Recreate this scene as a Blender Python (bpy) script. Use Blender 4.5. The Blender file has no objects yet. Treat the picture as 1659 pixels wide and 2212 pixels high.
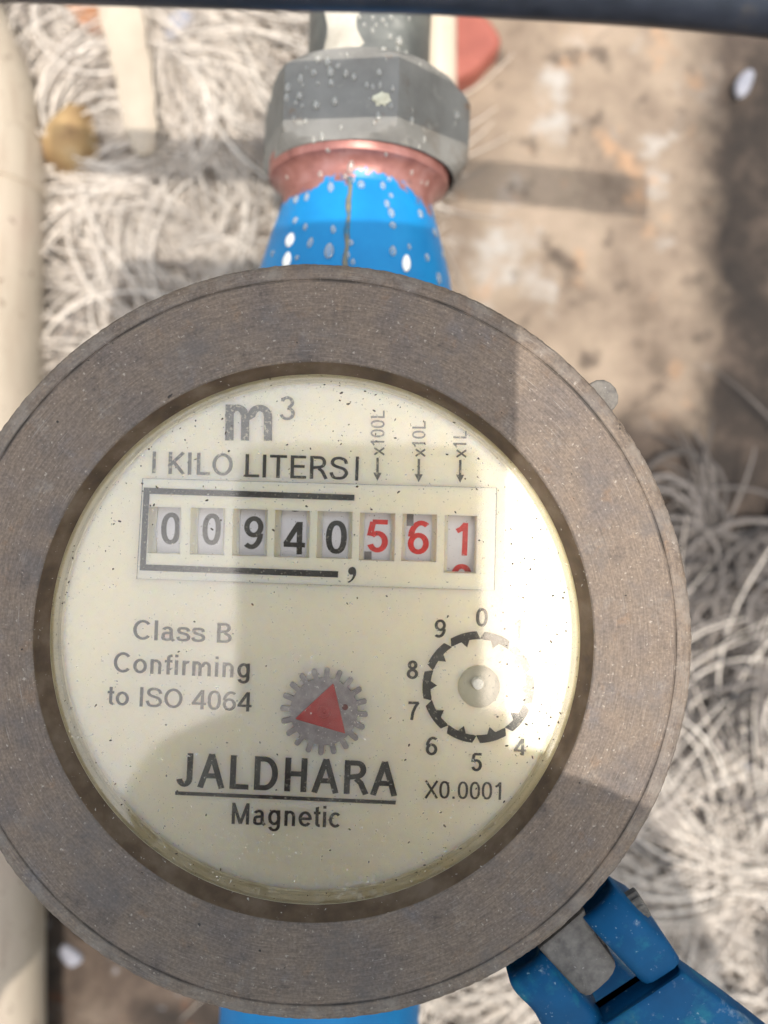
import bpy, bmesh, math, random
import numpy as np
from mathutils import Vector, Matrix
from mathutils.geometry import tessellate_polygon
from mathutils.bvhtree import BVHTree

sc = bpy.context.scene
COL = sc.collection
S = 0.001            # everything below is written in millimetres
G = 85.0             # height of the meter face above the ground (mm)
CAM = 110.0          # camera height above the meter face (mm)
PPM = 7.58           # render pixels per mm on the meter face

# ---------------------------------------------------------------- camera
cd = bpy.data.cameras.new('camera')
cam = bpy.data.objects.new('camera', cd)
COL.objects.link(cam)
cam.location = (0, 0, (CAM + G) * S)
cd.sensor_fit = 'VERTICAL'; cd.sensor_height = 36.0
cd.lens = 36.0 * CAM / (1024 / PPM)
cd.clip_start = 0.002; cd.clip_end = 50
cd.dof.use_dof = True
cd.dof.focus_distance = (CAM + 2.5) * S
cd.dof.aperture_fstop = cd.lens / 3.2
sc.camera = cam

# ---------------------------------------------------------------- light
SUN = Vector((.09, -.18, 1.0)).normalized()
w = bpy.data.worlds.new("World"); sc.world = w; w.use_nodes = True
bg = w.node_tree.nodes['Background']
sky = w.node_tree.nodes.new('ShaderNodeTexSky'); sky.sky_type = 'NISHITA'; sky.sun_disc = False
sky.sun_elevation = math.asin(SUN.z); sky.sun_rotation = math.atan2(SUN.x, SUN.y)
sky.dust_density = 5.0; sky.air_density = 2.3; sky.ozone_density = 2.0
bg.inputs[1].default_value = .15
hs = w.node_tree.nodes.new('ShaderNodeHueSaturation'); hs.inputs['Saturation'].default_value = .85      # hazy, milky sky
w.node_tree.links.new(sky.outputs[0], hs.inputs['Color']); w.node_tree.links.new(hs.outputs[0], bg.inputs[0])
ld = bpy.data.lights.new('sun', 'SUN'); ld.energy = 2.0; ld.angle = math.radians(.5); ld.color = (1, .95, .88)
sun = bpy.data.objects.new('sun', ld); COL.objects.link(sun)
sun.rotation_euler = (-SUN).to_track_quat('-Z', 'Y').to_euler()
sun.location = (0, 0, 2)
sc.view_settings.view_transform = 'Standard'
try: sc.view_settings.look = 'None'
except Exception: pass
sc.view_settings.exposure = 1.26
sc.view_settings.gamma = 1.0
sc.cycles.max_bounces = 10; sc.cycles.transparent_max_bounces = 16

# ---------------------------------------------------------------- helpers
def P(dx, dy, z):
    """photo point (1659-wide view) -> world mm at height z (mm, meter face = 0)"""
    k = (CAM - z) / CAM / PPM
    return ((dx / 2.16016 - 384) * k, (512 - dy / 2.16016) * k)

MX, MY, ROT = (313.3 - 384) / PPM, (512 - 642.6) / PPM, math.radians(-2.2)
cr, sr = math.cos(-ROT), math.sin(-ROT)
def L(dx, dy, z):
    x, y = P(dx, dy, z); x -= MX; y -= MY
    return (cr * x - sr * y, sr * x + cr * y)

class MB:
    def __init__(s): s.v = []; s.f = []
    def add(s, verts, faces):
        n = len(s.v); s.v += [tuple(p) for p in verts]; s.f += [tuple(i + n for i in f) for f in faces]
        return s
    def build(s, name, mat, parent=None, smooth=None, world=False, **props):
        me = bpy.data.meshes.new(name)
        off = G if (parent is None and not world) else 0
        me.from_pydata([(x * S, y * S, (z + off) * S) for x, y, z in s.v], [], s.f)
        if smooth is not None:
            me.polygons.foreach_set('use_smooth', [True] * len(me.polygons))
            if smooth < 180: me.set_sharp_from_angle(angle=math.radians(smooth))
        me.update()
        if mat: me.materials.append(mat)
        o = bpy.data.objects.new(name, me); COL.objects.link(o)
        if parent: o.parent = parent
        for k, v in props.items(): o[k] = v
        return o

def fixnormals(o):
    bm = bmesh.new(); bm.from_mesh(o.data); bmesh.ops.recalc_face_normals(bm, faces=bm.faces); bm.to_mesh(o.data); bm.free(); return o

def tag(o, label, cat, group=None, kind=None):
    if label: o['label'] = label
    if cat: o['category'] = cat
    if group: o['group'] = group
    if kind: o['kind'] = kind
    return o

def empty(name, loc, rz=0):
    o = bpy.data.objects.new(name, None); COL.objects.link(o)
    o.empty_display_size = .01
    o.location = (loc[0] * S, loc[1] * S, loc[2] * S); o.rotation_euler = (0, 0, rz); return o

def lathe(mb, prof, n=128, axis='Z', org=(0, 0, 0), jit=None, closed=False):
    base = len(mb.v); m = len(prof)
    for i in range(n):
        a = 2 * math.pi * i / n
        for j, (r, z) in enumerate(prof):
            rr = r + (jit(a, j) if jit else 0)
            c, s_ = math.cos(a) * rr, math.sin(a) * rr
            p = (c, s_, z) if axis == 'Z' else (c, z, s_)
            mb.v.append((p[0] + org[0], p[1] + org[1], p[2] + org[2]))
    mm = m if closed else m - 1
    for i in range(n):
        i2 = (i + 1) % n
        for j in range(mm):
            j2 = (j + 1) % m
            mb.f.append((base + i * m + j, base + i2 * m + j, base + i2 * m + j2, base + i * m + j2))
    return mb

def poly_holes(mb, outer, holes, z):
    loops = [[Vector((x, y, 0)) for x, y in outer]] + [[Vector((x, y, 0)) for x, y in h] for h in holes]
    tris = tessellate_polygon(loops)
    flat = [p for l in loops for p in l]
    fs = []
    for t in tris:
        a, b, c = [flat[i] for i in t]
        if (b - a).cross(c - a).z < 0: t = (t[0], t[2], t[1])
        fs.append(t)
    mb.add([(p.x, p.y, z) for p in flat], fs)

def prism(mb, outline, z0, z1, bev=0.0, holes=()):
    """closed prism from outline (ccw), top z1, bottom z0, optional top bevel"""
    pts = [Vector(p) for p in outline]; n = len(pts)
    area = sum(pts[i].x * pts[(i + 1) % n].y - pts[(i + 1) % n].x * pts[i].y for i in range(n))
    if area < 0: pts.reverse()
    def inset(d):
        out = []
        for i in range(n):
            a, b, c = pts[i - 1], pts[i], pts[(i + 1) % n]
            d1 = (b - a).normalized(); d2 = (c - b).normalized()
            nn = Vector((-d1.y - d2.y, d1.x + d2.x))
            if nn.length < 1e-6: nn = Vector((-d1.y, d1.x))
            nn.normalize(); k = max(.35, nn.dot(Vector((-d1.y, d1.x))))
            out.append(b + nn * d / k)
        return out
    rings = [[(p.x, p.y, z0) for p in pts]]
    if bev > 0:
        rings.append([(p.x, p.y, z1 - bev) for p in pts])
        rings.append([(p.x, p.y, z1 - bev * .3) for p in inset(bev * .3)])
        top = inset(bev)
    else: top = pts
    rings.append([(p.x, p.y, z1) for p in top])
    b = len(mb.v)
    for r in rings: mb.v += r
    for k in range(len(rings) - 1):
        for i in range(n):
            j = (i + 1) % n
            mb.f.append((b + k * n + i, b + k * n + j, b + (k + 1) * n + j, b + (k + 1) * n + i))
    poly_holes(mb, [(p.x, p.y) for p in top], [], z1)
    return mb

def tube(mb, pts, r, n=12, cap=True):
    pts = [Vector(p) for p in pts]; b = len(mb.v); up = Vector((0, 0, 1))
    for i, p in enumerate(pts):
        t = (pts[min(i + 1, len(pts) - 1)] - pts[max(i - 1, 0)]).normalized()
        a = t.cross(up)
        if a.length < 1e-3: a = t.cross(Vector((0, 1, 0)))
        a.normalize(); c = a.cross(t)
        rr = r(i) if callable(r) else r
        for k in range(n):
            q = p + a * math.cos(2 * math.pi * k / n) * rr + c * math.sin(2 * math.pi * k / n) * rr
            mb.v.append(tuple(q))
    for i in range(len(pts) - 1):
        for k in range(n):
            k2 = (k + 1) % n
            mb.f.append((b + i * n + k, b + (i + 1) * n + k, b + (i + 1) * n + k2, b + i * n + k2))
    if cap:
        mb.f.append(tuple(b + k for k in range(n))); mb.f.append(tuple(b + (len(pts) - 1) * n + k for k in reversed(range(n))))
    return mb

def smooth_pts(pts, closed=False, sub=6):
    n = len(pts); out = []
    segs = n if closed else n - 1
    for i in range(segs):
        g = (lambda k: pts[k % n]) if closed else (lambda k: pts[min(max(k, 0), n - 1)])
        p0, p1, p2, p3 = [np.array(g(i + d), float) for d in (-1, 0, 1, 2)]
        for t in np.arange(sub) / sub:
            out.append(tuple(.5 * (2 * p1 + (p2 - p0) * t + (2 * p0 - 5 * p1 + 4 * p2 - p3) * t * t + (3 * p1 - p0 - 3 * p2 + p3) * t ** 3)))
    if not closed: out.append(tuple(float(c) for c in pts[-1]))
    return out

# ---------------------------------------------------------------- materials
class NT:
    def __init__(s, name):
        s.m = bpy.data.materials.new(name); s.m.use_nodes = True; s.t = s.m.node_tree
        s.t.nodes.clear(); s.out = s.t.nodes.new('ShaderNodeOutputMaterial')
    def n(s, typ, **kw):
        nd = s.t.nodes.new('ShaderNode' + typ)
        for k, v in kw.items():
            if k.startswith('i_'):
                key = k[2:]; key = int(key) if key.isdigit() else key.replace('_', ' ')
                s.set(nd, key, v)
            else: setattr(nd, k, v)
        return nd
    def set(s, nd, key, v):
        if isinstance(v, bpy.types.NodeSocket): s.t.links.new(v, nd.inputs[key])
        else: nd.inputs[key].default_value = v
    def coord(s): return s.n('TexCoord').outputs['Object']
    def noise(s, scale, detail=5, rough=.55, vec=None, dist=0):
        return s.n('TexNoise', i_Vector=vec or s.coord(), i_Scale=scale, i_Detail=detail, i_Roughness=rough, i_Distortion=dist).outputs[0]
    def ramp(s, fac, stops):
        r = s.n('ValToRGB', i_0=fac); e = r.color_ramp.elements
        while len(e) < len(stops): e.new(.5)
        for k, (p, c) in zip(e, stops): k.position = p; k.color = (*c, 1) if len(c) == 3 else c
        return r.outputs[0]
    def mix(s, fac, a, b, mode='MIX'):
        m = s.n('MixRGB', blend_type=mode)
        for k, v in zip((0, 1, 2), (fac, a, b)):
            if isinstance(v, tuple): v = (*v, 1) if len(v) == 3 else v
            s.set(m, k, v)
        return m.outputs[0]
    def math(s, op, a, b=0.0, clamp=False):
        m = s.n('Math', operation=op, use_clamp=clamp); s.set(m, 0, a); s.set(m, 1, b); return m.outputs[0]
    def thr(s, fac, lo, hi):
        return s.n('MapRange', i_0=fac, i_1=lo, i_2=hi).outputs[0]
    def bump(s, h, strength, dist):
        return s.n('Bump', i_Height=h, i_Strength=strength, i_Distance=dist * S).outputs[0]
    def pbsdf(s, base, rough=.6, metal=0.0, normal=None, spec=.35, **kw):
        p = s.n('BsdfPrincipled')
        s.set(p, 'Base Color', (*base, 1) if isinstance(base, tuple) else base)
        s.set(p, 'Roughness', rough); s.set(p, 'Metallic', metal); s.set(p, 'Specular IOR Level', spec)
        if normal: s.set(p, 'Normal', normal)
        for k, v in kw.items(): s.set(p, k.replace('_', ' '), v)
        return p.outputs[0]
    def done(s, sh): s.t.links.new(sh, s.out.inputs[0]); return s.m

W3 = (1, 1, 1); K3 = (0, 0, 0)
def simple(name, stops, scale, rough=.6, metal=0, bump=0, bscale=None, bdist=.1, speck=None, spec=.35):
    t = NT(name)
    c = t.ramp(t.noise(scale), stops)
    if speck: c = t.mix(t.thr(t.noise(speck[1], 2), speck[2], speck[2] + .05), c, speck[0])
    nrm = t.bump(t.noise(bscale or scale * 4), bump, bdist) if bump else None
    return t.done(t.pbsdf(c, rough, metal, nrm, spec))

def brass_mat():
    t = NT('tarnished_brass'); co = t.coord()
    sx = t.n('SeparateXYZ', i_0=co)
    r = t.math('SQRT', t.math('ADD', t.math('MULTIPLY', sx.outputs[0], sx.outputs[0]), t.math('MULTIPLY', sx.outputs[1], sx.outputs[1])))
    ang = t.math('ARCTAN2', sx.outputs[1], sx.outputs[0])
    cv = t.n('CombineXYZ', i_0=t.math('MULTIPLY', r, 5200.0), i_1=t.math('MULTIPLY', ang, 14.0), i_2=t.math('MULTIPLY', sx.outputs[2], 1500.0)).outputs[0]
    brush = t.noise(1.0, 4, .6, cv)
    big = t.noise(75, 6, .6); blo = t.noise(230, 5, .65); fine = t.noise(2600, 3, .6); mid = t.noise(700, 4, .6)
    c = t.ramp(big, [(.30, (.12, .11, .108)), (.42, (.155, .13, .112)), (.52, (.185, .15, .118)), (.62, (.17, .142, .12)), (.72, (.15, .145, .15))])
    c = t.mix(t.math('MULTIPLY', t.thr(blo, .58, .76), .7), c, (.225, .215, .20))
    c = t.mix(t.thr(t.noise(180, 6, .7), .56, .72), c, (.095, .078, .068))
    c = t.mix(t.thr(t.noise(310, 5, .6), .60, .76), c, (.205, .142, .095))
    c = t.mix(t.math('MULTIPLY', t.thr(mid, .3, .75), .6), c, t.mix(.5, c, (.09, .072, .06)))
    c = t.mix(.55, c, t.ramp(brush, [(.32, (.33, .33, .33)), (.68, (.78, .77, .75))]), 'OVERLAY')
    c = t.mix(.5, c, t.ramp(fine, [(.34, (.3, .28, .27)), (.66, (.74, .72, .7))]), 'OVERLAY')
    c = t.mix(t.math('MULTIPLY', t.thr(t.noise(1700, 2), .66, .72), .8), c, (.40, .36, .31))
    rim_ = t.math('MULTIPLY', t.thr(r, .0477, .0484), t.thr(t.noise(210, 6, .7), .45, .65))
    c = t.mix(t.math('MULTIPLY', rim_, .7), c, (.27, .245, .215))
    grv = t.math('MULTIPLY', t.thr(t.math('ABSOLUTE', t.math('SUBTRACT', r, .0479)), .00035, .0001), t.thr(t.noise(160, 4), .35, .6))
    c = t.mix(t.math('MULTIPLY', grv, .8), c, (.045, .038, .032))
    c = t.mix(t.thr(t.noise(620, 2), .73, .75), c, (.03, .025, .02))
    c = t.mix(1.0, c, (.65, .605, .57), 'MULTIPLY')
    cv2 = t.n('CombineXYZ', i_0=t.math('MULTIPLY', r, 6500.0), i_1=t.math('MULTIPLY', ang, 7.0), i_2=t.math('MULTIPLY', sx.outputs[2], 900.0)).outputs[0]
    sc_ = t.math('MULTIPLY', t.thr(t.noise(1.0, 2, .5, cv2), .66, .72), t.thr(t.noise(120, 3), .48, .6))
    c = t.mix(t.math('MULTIPLY', sc_, .55), c, (.26, .235, .205))
    c = t.mix(t.math('MULTIPLY', t.thr(t.noise(95, 6, .68), .52, .66), .55), c, (.075, .066, .062))
    c = t.mix(t.math('MULTIPLY', t.thr(t.noise(140, 6, .7), .56, .70), .5), c, (.16, .112, .078))
    h = t.math('ADD', t.math('MULTIPLY', brush, .5), t.math('ADD', fine, t.math('MULTIPLY', mid, 1.2)))
    return t.done(t.pbsdf(c, .62, .08, t.bump(h, .6, .09), .3))

def ink_mat(name, col, under, wear=.62):
    t = NT(name)
    c = t.ramp(t.noise(900, 3), [(.3, tuple(x * .75 for x in col)), (.7, tuple(x * 1.25 for x in col))])
    c = t.mix(t.thr(t.noise(2600, 3, .6), wear, wear + .06), c, under)
    return t.done(t.pbsdf(c, .55))

M = {}
M['brass'] = brass_mat()
M['lip'] = simple('tarnished_lip', [(.3, (.038, .022, .012)), (.5, (.07, .042, .023)), (.7, (.11, .076, .05))], 260, .6, .1, .4, 1800, .08, ((.3, .27, .24), 1900, .7))
M['lug'] = simple('cast_brass', [(.3, (.085, .076, .067)), (.5, (.128, .114, .098)), (.7, (.17, .152, .13))], 700, .75, .05, .9, 900, .35, ((.22, .2, .18), 1600, .7), .25)
M['rim'] = simple('rim_plastic', [(.3, (.50, .45, .31)), (.6, (.60, .545, .385)), (.8, (.52, .48, .37))], 200, .35, 0, .2, 900, .04, ((.2, .17, .10), 1300, .68))
def plastic(name, stops, scale, rough, rad=4.0):
    t = NT(name); c = t.ramp(t.noise(scale), stops)
    c = t.mix(t.thr(t.noise(1900, 2), .71, .75), c, (.45, .40, .28))
    return t.done(t.pbsdf(c, rough, 0, t.bump(t.noise(2000), .05, .02), .35, Subsurface_Weight=1.0, Subsurface_Radius=(1.0, .8, .45), Subsurface_Scale=rad * S))
M['cream'] = plastic('cream_dial', [(.3, (.86, .795, .64)), (.55, (.89, .825, .67)), (.75, (.90, .815, .66))], 45, .5)
M['cream2'] = plastic('cream_plate', [(.3, (.87, .805, .65)), (.6, (.90, .84, .69))], 60, .42, 2.0)
M['ink'] = ink_mat('black_ink', (.028, .028, .027), (.30, .28, .22))
M['ink_grey'] = ink_mat('glare_grey_ink', (.10, .10, .095), (.4, .37, .28), .57)  # greyed print: the pale reflection above it is mixed into the ink
M['washed'] = ink_mat('glare_washed_ink', (.42, .39, .30), (.62, .56, .40), .50)  # print almost cream: the glare that hides it is painted into the ink
M['red'] = ink_mat('red_ink', (.58, .03, .028), (.7, .3, .26), .66)
M['wheel'] = simple('wheel_plastic', [(.3, (.62, .61, .66)), (.7, (.70, .69, .73))], 300, .4, 0, .1, 2000, .02)
M['sqr'] = simple('wheel_mark', [(.3, (.16, .15, .16)), (.7, (.22, .21, .22))], 900, .5)
M['gear'] = simple('zinc_gear', [(.3, (.24, .22, .235)), (.55, (.33, .305, .315)), (.75, (.48, .45, .45))], 900, .42, .45, .3, 2200, .04, ((.7, .66, .64), 2400, .66))
M['redp'] = simple('red_plastic', [(.3, (.40, .022, .026)), (.7, (.50, .035, .036))], 600, .4, 0, .1, 2000, .03, ((.62, .25, .24), 2500, .70))
M['pit'] = simple('dark_red_pit', [(.3, (.10, .01, .012)), (.7, (.14, .015, .015))], 600, .6)
M['cup'] = simple('cup_plastic', [(.3, (.40, .385, .31)), (.7, (.48, .46, .37))], 500, .45)
M['white'] = simple('white_plastic', [(.3, (.86, .86, .84)), (.7, (.89, .89, .87))], 500, .4)

def blue_mat(name, a, b, c, weather):
    t = NT(name)
    col = t.ramp(t.noise(120, 5), [(.3, a), (.6, b), (.8, c)])
    if weather:
        col = t.mix(t.thr(t.noise(160, 6, .65), .54, .74), col, (.012, .14, .18))
        col = t.mix(t.math('MULTIPLY', t.thr(t.noise(60, 5, .7), .55, .7), .8), col, (.004, .035, .07))
        col = t.mix(t.thr(t.noise(1500, 2), .70, .74), col, (.12, .2, .26))
        col = t.mix(t.math('MULTIPLY', t.thr(t.noise(420, 5, .7), .6, .75), .6), col, (.20, .25, .30))
    if weather: col = t.mix(t.math('MULTIPLY', t.thr(t.noise(95, 6, .7), .60, .72), .5), col, (.13, .17, .11))
    return t.done(t.pbsdf(col, .6 if weather else .5, 0, t.bump(t.noise(260 if not weather else 420, 4), .25, .25), .15 if weather else .25))
M['blue'] = blue_mat('blue_paint', (.001, .145, .36), (.002, .18, .42), (.004, .21, .45), False)
M['blue2'] = blue_mat('blue_lid_plastic', (.0008, .04, .105), (.001, .06, .15), (.002, .085, .20), True)

def copper_mat():
    t = NT('copper_and_paint')
    geo = t.coord(); sx = t.n('SeparateXYZ', i_0=geo)
    cop = t.ramp(t.noise(260, 5), [(.3, (.19, .075, .062)), (.5, (.28, .12, .10)), (.72, (.34, .18, .16))])
    cop = t.mix(t.thr(t.noise(300, 4), .6, .75), cop, (.09, .045, .045))
    edge = t.math('ADD', sx.outputs[1], t.math('MULTIPLY', t.math('SUBTRACT', t.noise(70, 6, .68), .5), .022))
    f = t.thr(edge, .0702, .0707)
    blu = t.ramp(t.noise(120, 5), [(.3, (.001, .145, .36)), (.7, (.003, .195, .43))])
    c = t.mix(f, blu, cop)
    return t.done(t.pbsdf(c, .4, t.math('MULTIPLY', f, .35), t.bump(t.noise(500), .3, .15)))
M['copper'] = copper_mat()
M['seam'] = simple('worn_seam', [(.35, (.03, .12, .20)), (.5, (.11, .12, .11)), (.65, (.17, .15, .10))], 500, .6, 0, .4, 900, .1)
def nut_mat():
    t = NT('galvanised_nut_worn')
    c = t.ramp(t.noise(120, 6, .6), [(.3, (.125, .116, .102)), (.5, (.165, .155, .138)), (.7, (.195, .184, .165))])
    c = t.mix(t.thr(t.noise(75, 6, .65), .55, .72), c, (.10, .072, .05))
    c = t.mix(t.thr(t.noise(300, 6, .65), .60, .72), c, (.24, .225, .195))
    c = t.mix(t.thr(t.noise(190, 4, .65), .66, .74), c, (.16, .085, .04))
    return t.done(t.pbsdf(c, .6, .1, t.bump(t.noise(420, 6, .65), .5, .2), .3))
M['nut'] = nut_mat()
M['steel'] = simple('galvanised_pipe', [(.25, (.05, .051, .047)), (.42, (.08, .08, .074)), (.56, (.13, .13, .115)), (.68, (.30, .285, .25))], 90, .5, .3, .4, 700, .12)
M['patch'] = simple('cream_patch', [(.3, (.30, .27, .22)), (.55, (.46, .42, .35)), (.75, (.52, .48, .41))], 130, .8, 0, .5, 500, .2)
M['cable'] = simple('black_rubber', [(.3, (.010, .013, .020)), (.6, (.018, .022, .033)), (.8, (.045, .04, .038))], 300, .38, 0, .4, 900, .15)
def pvc_mat():
    t = NT('cream_pvc'); c = t.ramp(t.noise(28), [(.3, (.37, .315, .24)), (.55, (.43, .36, .28)), (.75, (.44, .345, .28))])
    mp = t.n('Mapping', i_Vector=t.coord()); mp.inputs['Scale'].default_value = (1, .18, 1)
    c = t.mix(t.math('MULTIPLY', t.thr(t.noise(160, 5, .65, mp.outputs[0]), .52, .72), .55), c, (.27, .20, .145))
    c = t.mix(t.thr(t.noise(420, 4, .6), .64, .70), c, (.16, .12, .085))
    return t.done(t.pbsdf(c, .45, 0, t.bump(t.noise(300), .15, .1)))
M['pvc'] = pvc_mat()
M['phone'] = simple('phone_shell', [(.3, (.52, .45, .35)), (.7, (.56, .485, .38))], 100, .5)
M['skin'] = simple('skin', [(.3, (.30, .18, .12)), (.7, (.40, .25, .18))], 60, .55, 0, .2, 700, .2)
M['glassblack'] = simple('lens_glass', [(.3, (.012, .012, .013)), (.7, (.018, .018, .02))], 100, .3)
M['redcap'] = simple('red_rubber', [(.3, (.19, .05, .035)), (.6, (.25, .072, .05)), (.8, (.28, .09, .065))], 180, .6, 0, .4, 400, .3)
M['leaf'] = simple('dry_strip', [(.3, (.28, .235, .18)), (.6, (.34, .285, .22)), (.8, (.24, .19, .14))], 90, .7, 0, .3, 500, .2)
M['stone'] = simple('ochre_stone', [(.3, (.20, .12, .055)), (.55, (.29, .19, .085)), (.75, (.32, .24, .14))], 160, .8, 0, .6, 400, .5)
M['rust'] = simple('rust', [(.3, (.18, .07, .03)), (.6, (.32, .15, .07)), (.8, (.22, .12, .07))], 200, .8, 0, .6, 600, .4)
M['pebble'] = simple('pale_pebble', [(.3, (.16, .16, .185)), (.7, (.23, .23, .255))], 200, .6, 0, .3, 500, .3)

def soil_mat():
    t = NT('soil')
    c = t.ramp(t.noise(48, 10, .68), [(.34, (.012, .009, .007)), (.45, (.032, .023, .017)), (.56, (.07, .05, .037)), (.70, (.125, .096, .073))])
    c = t.mix(t.thr(t.noise(210, 4), .62, .72), c, (.19, .185, .19))
    c = t.mix(t.thr(t.noise(120, 4), .63, .75), c, (.13, .05, .02))
    return t.done(t.pbsdf(c, .9, 0, t.bump(t.noise(260, 8, .65), .9, 1.2)))
M['soil'] = soil_mat()
def slab_mat():
    t = NT('old_mortar')
    c = t.ramp(t.noise(45, 8, .62), [(.3, (.085, .062, .044)), (.42, (.16, .12, .088)), (.54, (.215, .165, .12)), (.66, (.26, .20, .148)), (.8, (.24, .21, .18))])
    c = t.mix(t.thr(t.noise(55, 5, .6), .56, .68), c, (.29, .265, .235))
    c = t.mix(t.thr(t.noise(95, 5), .60, .72), c, (.28, .175, .105))
    c = t.mix(t.thr(t.noise(130, 5), .57, .70), c, (.075, .056, .042))
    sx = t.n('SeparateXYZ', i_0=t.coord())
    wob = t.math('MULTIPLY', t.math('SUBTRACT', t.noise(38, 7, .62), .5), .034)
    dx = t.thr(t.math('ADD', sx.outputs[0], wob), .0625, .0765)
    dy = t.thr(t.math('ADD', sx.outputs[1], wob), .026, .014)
    dirt_shade = t.ramp(t.noise(52, 9, .66), [(.32, (.010, .0075, .006)), (.46, (.022, .016, .012)), (.57, (.05, .036, .027)), (.72, (.10, .075, .057))])  # dark soil together with painted shade, on the right and lower slab
    c = t.mix(t.math('MAXIMUM', dx, dy), c, dirt_shade)
    return t.done(t.pbsdf(c, .9, 0, t.bump(t.noise(300, 8, .65), .8, .8)))
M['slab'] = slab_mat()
def fibre_mat(name, stops):
    t = NT(name)
    g = t.n('NewGeometry').outputs['Random Per Island']
    c = t.ramp(g, stops)
    c = t.mix(t.math('MULTIPLY', t.thr(t.noise(70, 5), .52, .72), .7), c, (.22, .19, .168))
    d = t.pbsdf(c, .6)
    tr = t.n('BsdfTranslucent'); t.set(tr, 0, c)
    m = t.n('MixShader', i_0=.25); t.t.links.new(d, m.inputs[1]); t.t.links.new(tr.outputs[0], m.inputs[2])
    return t.done(m.outputs[0])
M['fib'] = fibre_mat('pale_fibre', [(0, (.13, .108, .09)), (.3, (.42, .365, .31)), (1, (.66, .60, .525))])
M['fib2'] = fibre_mat('shaded_fibre', [(0, (.035, .029, .025)), (.5, (.07, .06, .054)), (1, (.125, .11, .10))])  # pale fibre darkened: the shade right of the ring is in its colour

def glass_mat():
    t = NT('dusty_glass')
    tr = t.n('BsdfTransparent'); tr.inputs[0].default_value = (.97, .975, .95, 1)
    gl = t.n('BsdfGlossy', i_Roughness=.06)
    fr = t.n('Fresnel', i_IOR=1.66)
    m1 = t.n('MixShader', i_0=fr.outputs[0]); t.t.links.new(tr.outputs[0], m1.inputs[1]); t.t.links.new(gl.outputs[0], m1.inputs[2])
    dust = t.n('BsdfDiffuse'); dust.inputs[0].default_value = (.62, .56, .46, 1)
    film = t.math('MULTIPLY', t.thr(t.noise(48, 8, .72), .42, .72), .13)
    grit = t.math('MULTIPLY', t.thr(t.noise(2100, 2, .5), .69, .77), .55)
    # grime that gathered towards the edge of the glass
    sx = t.n('SeparateXYZ', i_0=t.coord())
    r = t.math('SQRT', t.math('ADD', t.math('MULTIPLY', sx.outputs[0], sx.outputs[0]), t.math('MULTIPLY', sx.outputs[1], sx.outputs[1])))
    edge = t.math('MULTIPLY', t.thr(t.math('ADD', r, t.math('MULTIPLY', t.noise(120, 6, .7), .010)), .0365, .043), t.math('MULTIPLY', t.thr(t.noise(900, 4, .7), .45, .68), .3))
    f = t.math('ADD', t.math('MAXIMUM', film, edge), grit, True)
    up = t.thr(t.n('SeparateXYZ', i_0=t.n('NewGeometry').outputs['Normal']).outputs[2], .5, .8)
    m2 = t.n('MixShader', i_0=f); t.t.links.new(m1.outputs[0], m2.inputs[1]); t.t.links.new(dust.outputs[0], m2.inputs[2])
    return t.done(m2.outputs[0])
M['glass'] = glass_mat()
def drop_mat():
    t = NT('water')
    tr = t.n('BsdfTransparent'); df = t.n('BsdfTranslucent'); df.inputs[0].default_value = (.9, .87, .80, 1)
    d2 = t.n('BsdfDiffuse'); d2.inputs[0].default_value = (.92, .88, .78, 1)
    gl = t.n('BsdfGlossy', i_Roughness=.12)
    lw = t.n('LayerWeight', i_Blend=.35)
    a = t.n('MixShader', i_0=.5); t.t.links.new(df.outputs[0], a.inputs[1]); t.t.links.new(d2.outputs[0], a.inputs[2])
    m0 = t.n('MixShader', i_0=t.math('ADD', t.math('MULTIPLY', lw.outputs[1], .75), .25, True)); t.t.links.new(tr.outputs[0], m0.inputs[1]); t.t.links.new(a.outputs[0], m0.inputs[2])  # cream body and rim imitate the light a clear drop gathers
    fr = t.n('Fresnel', i_IOR=1.5)
    m = t.n('MixShader', i_0=fr.outputs[0]); t.t.links.new(m0.outputs[0], m.inputs[1]); t.t.links.new(gl.outputs[0], m.inputs[2])
    return t.done(m.outputs[0])
M['drop'] = drop_mat()
M['whitened'] = simple('glint_drop', [(.3, (.80, .78, .72)), (.7, (.86, .84, .79))], 700, .25, 0, .2, 900, .1)  # opaque white: a sun glint painted over the whole drop
M['glint'] = simple('cream_glint', [(.3, (.42, .38, .27)), (.7, (.60, .56, .42))], 900, .8, 0, .5, 1200, .2)

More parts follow.
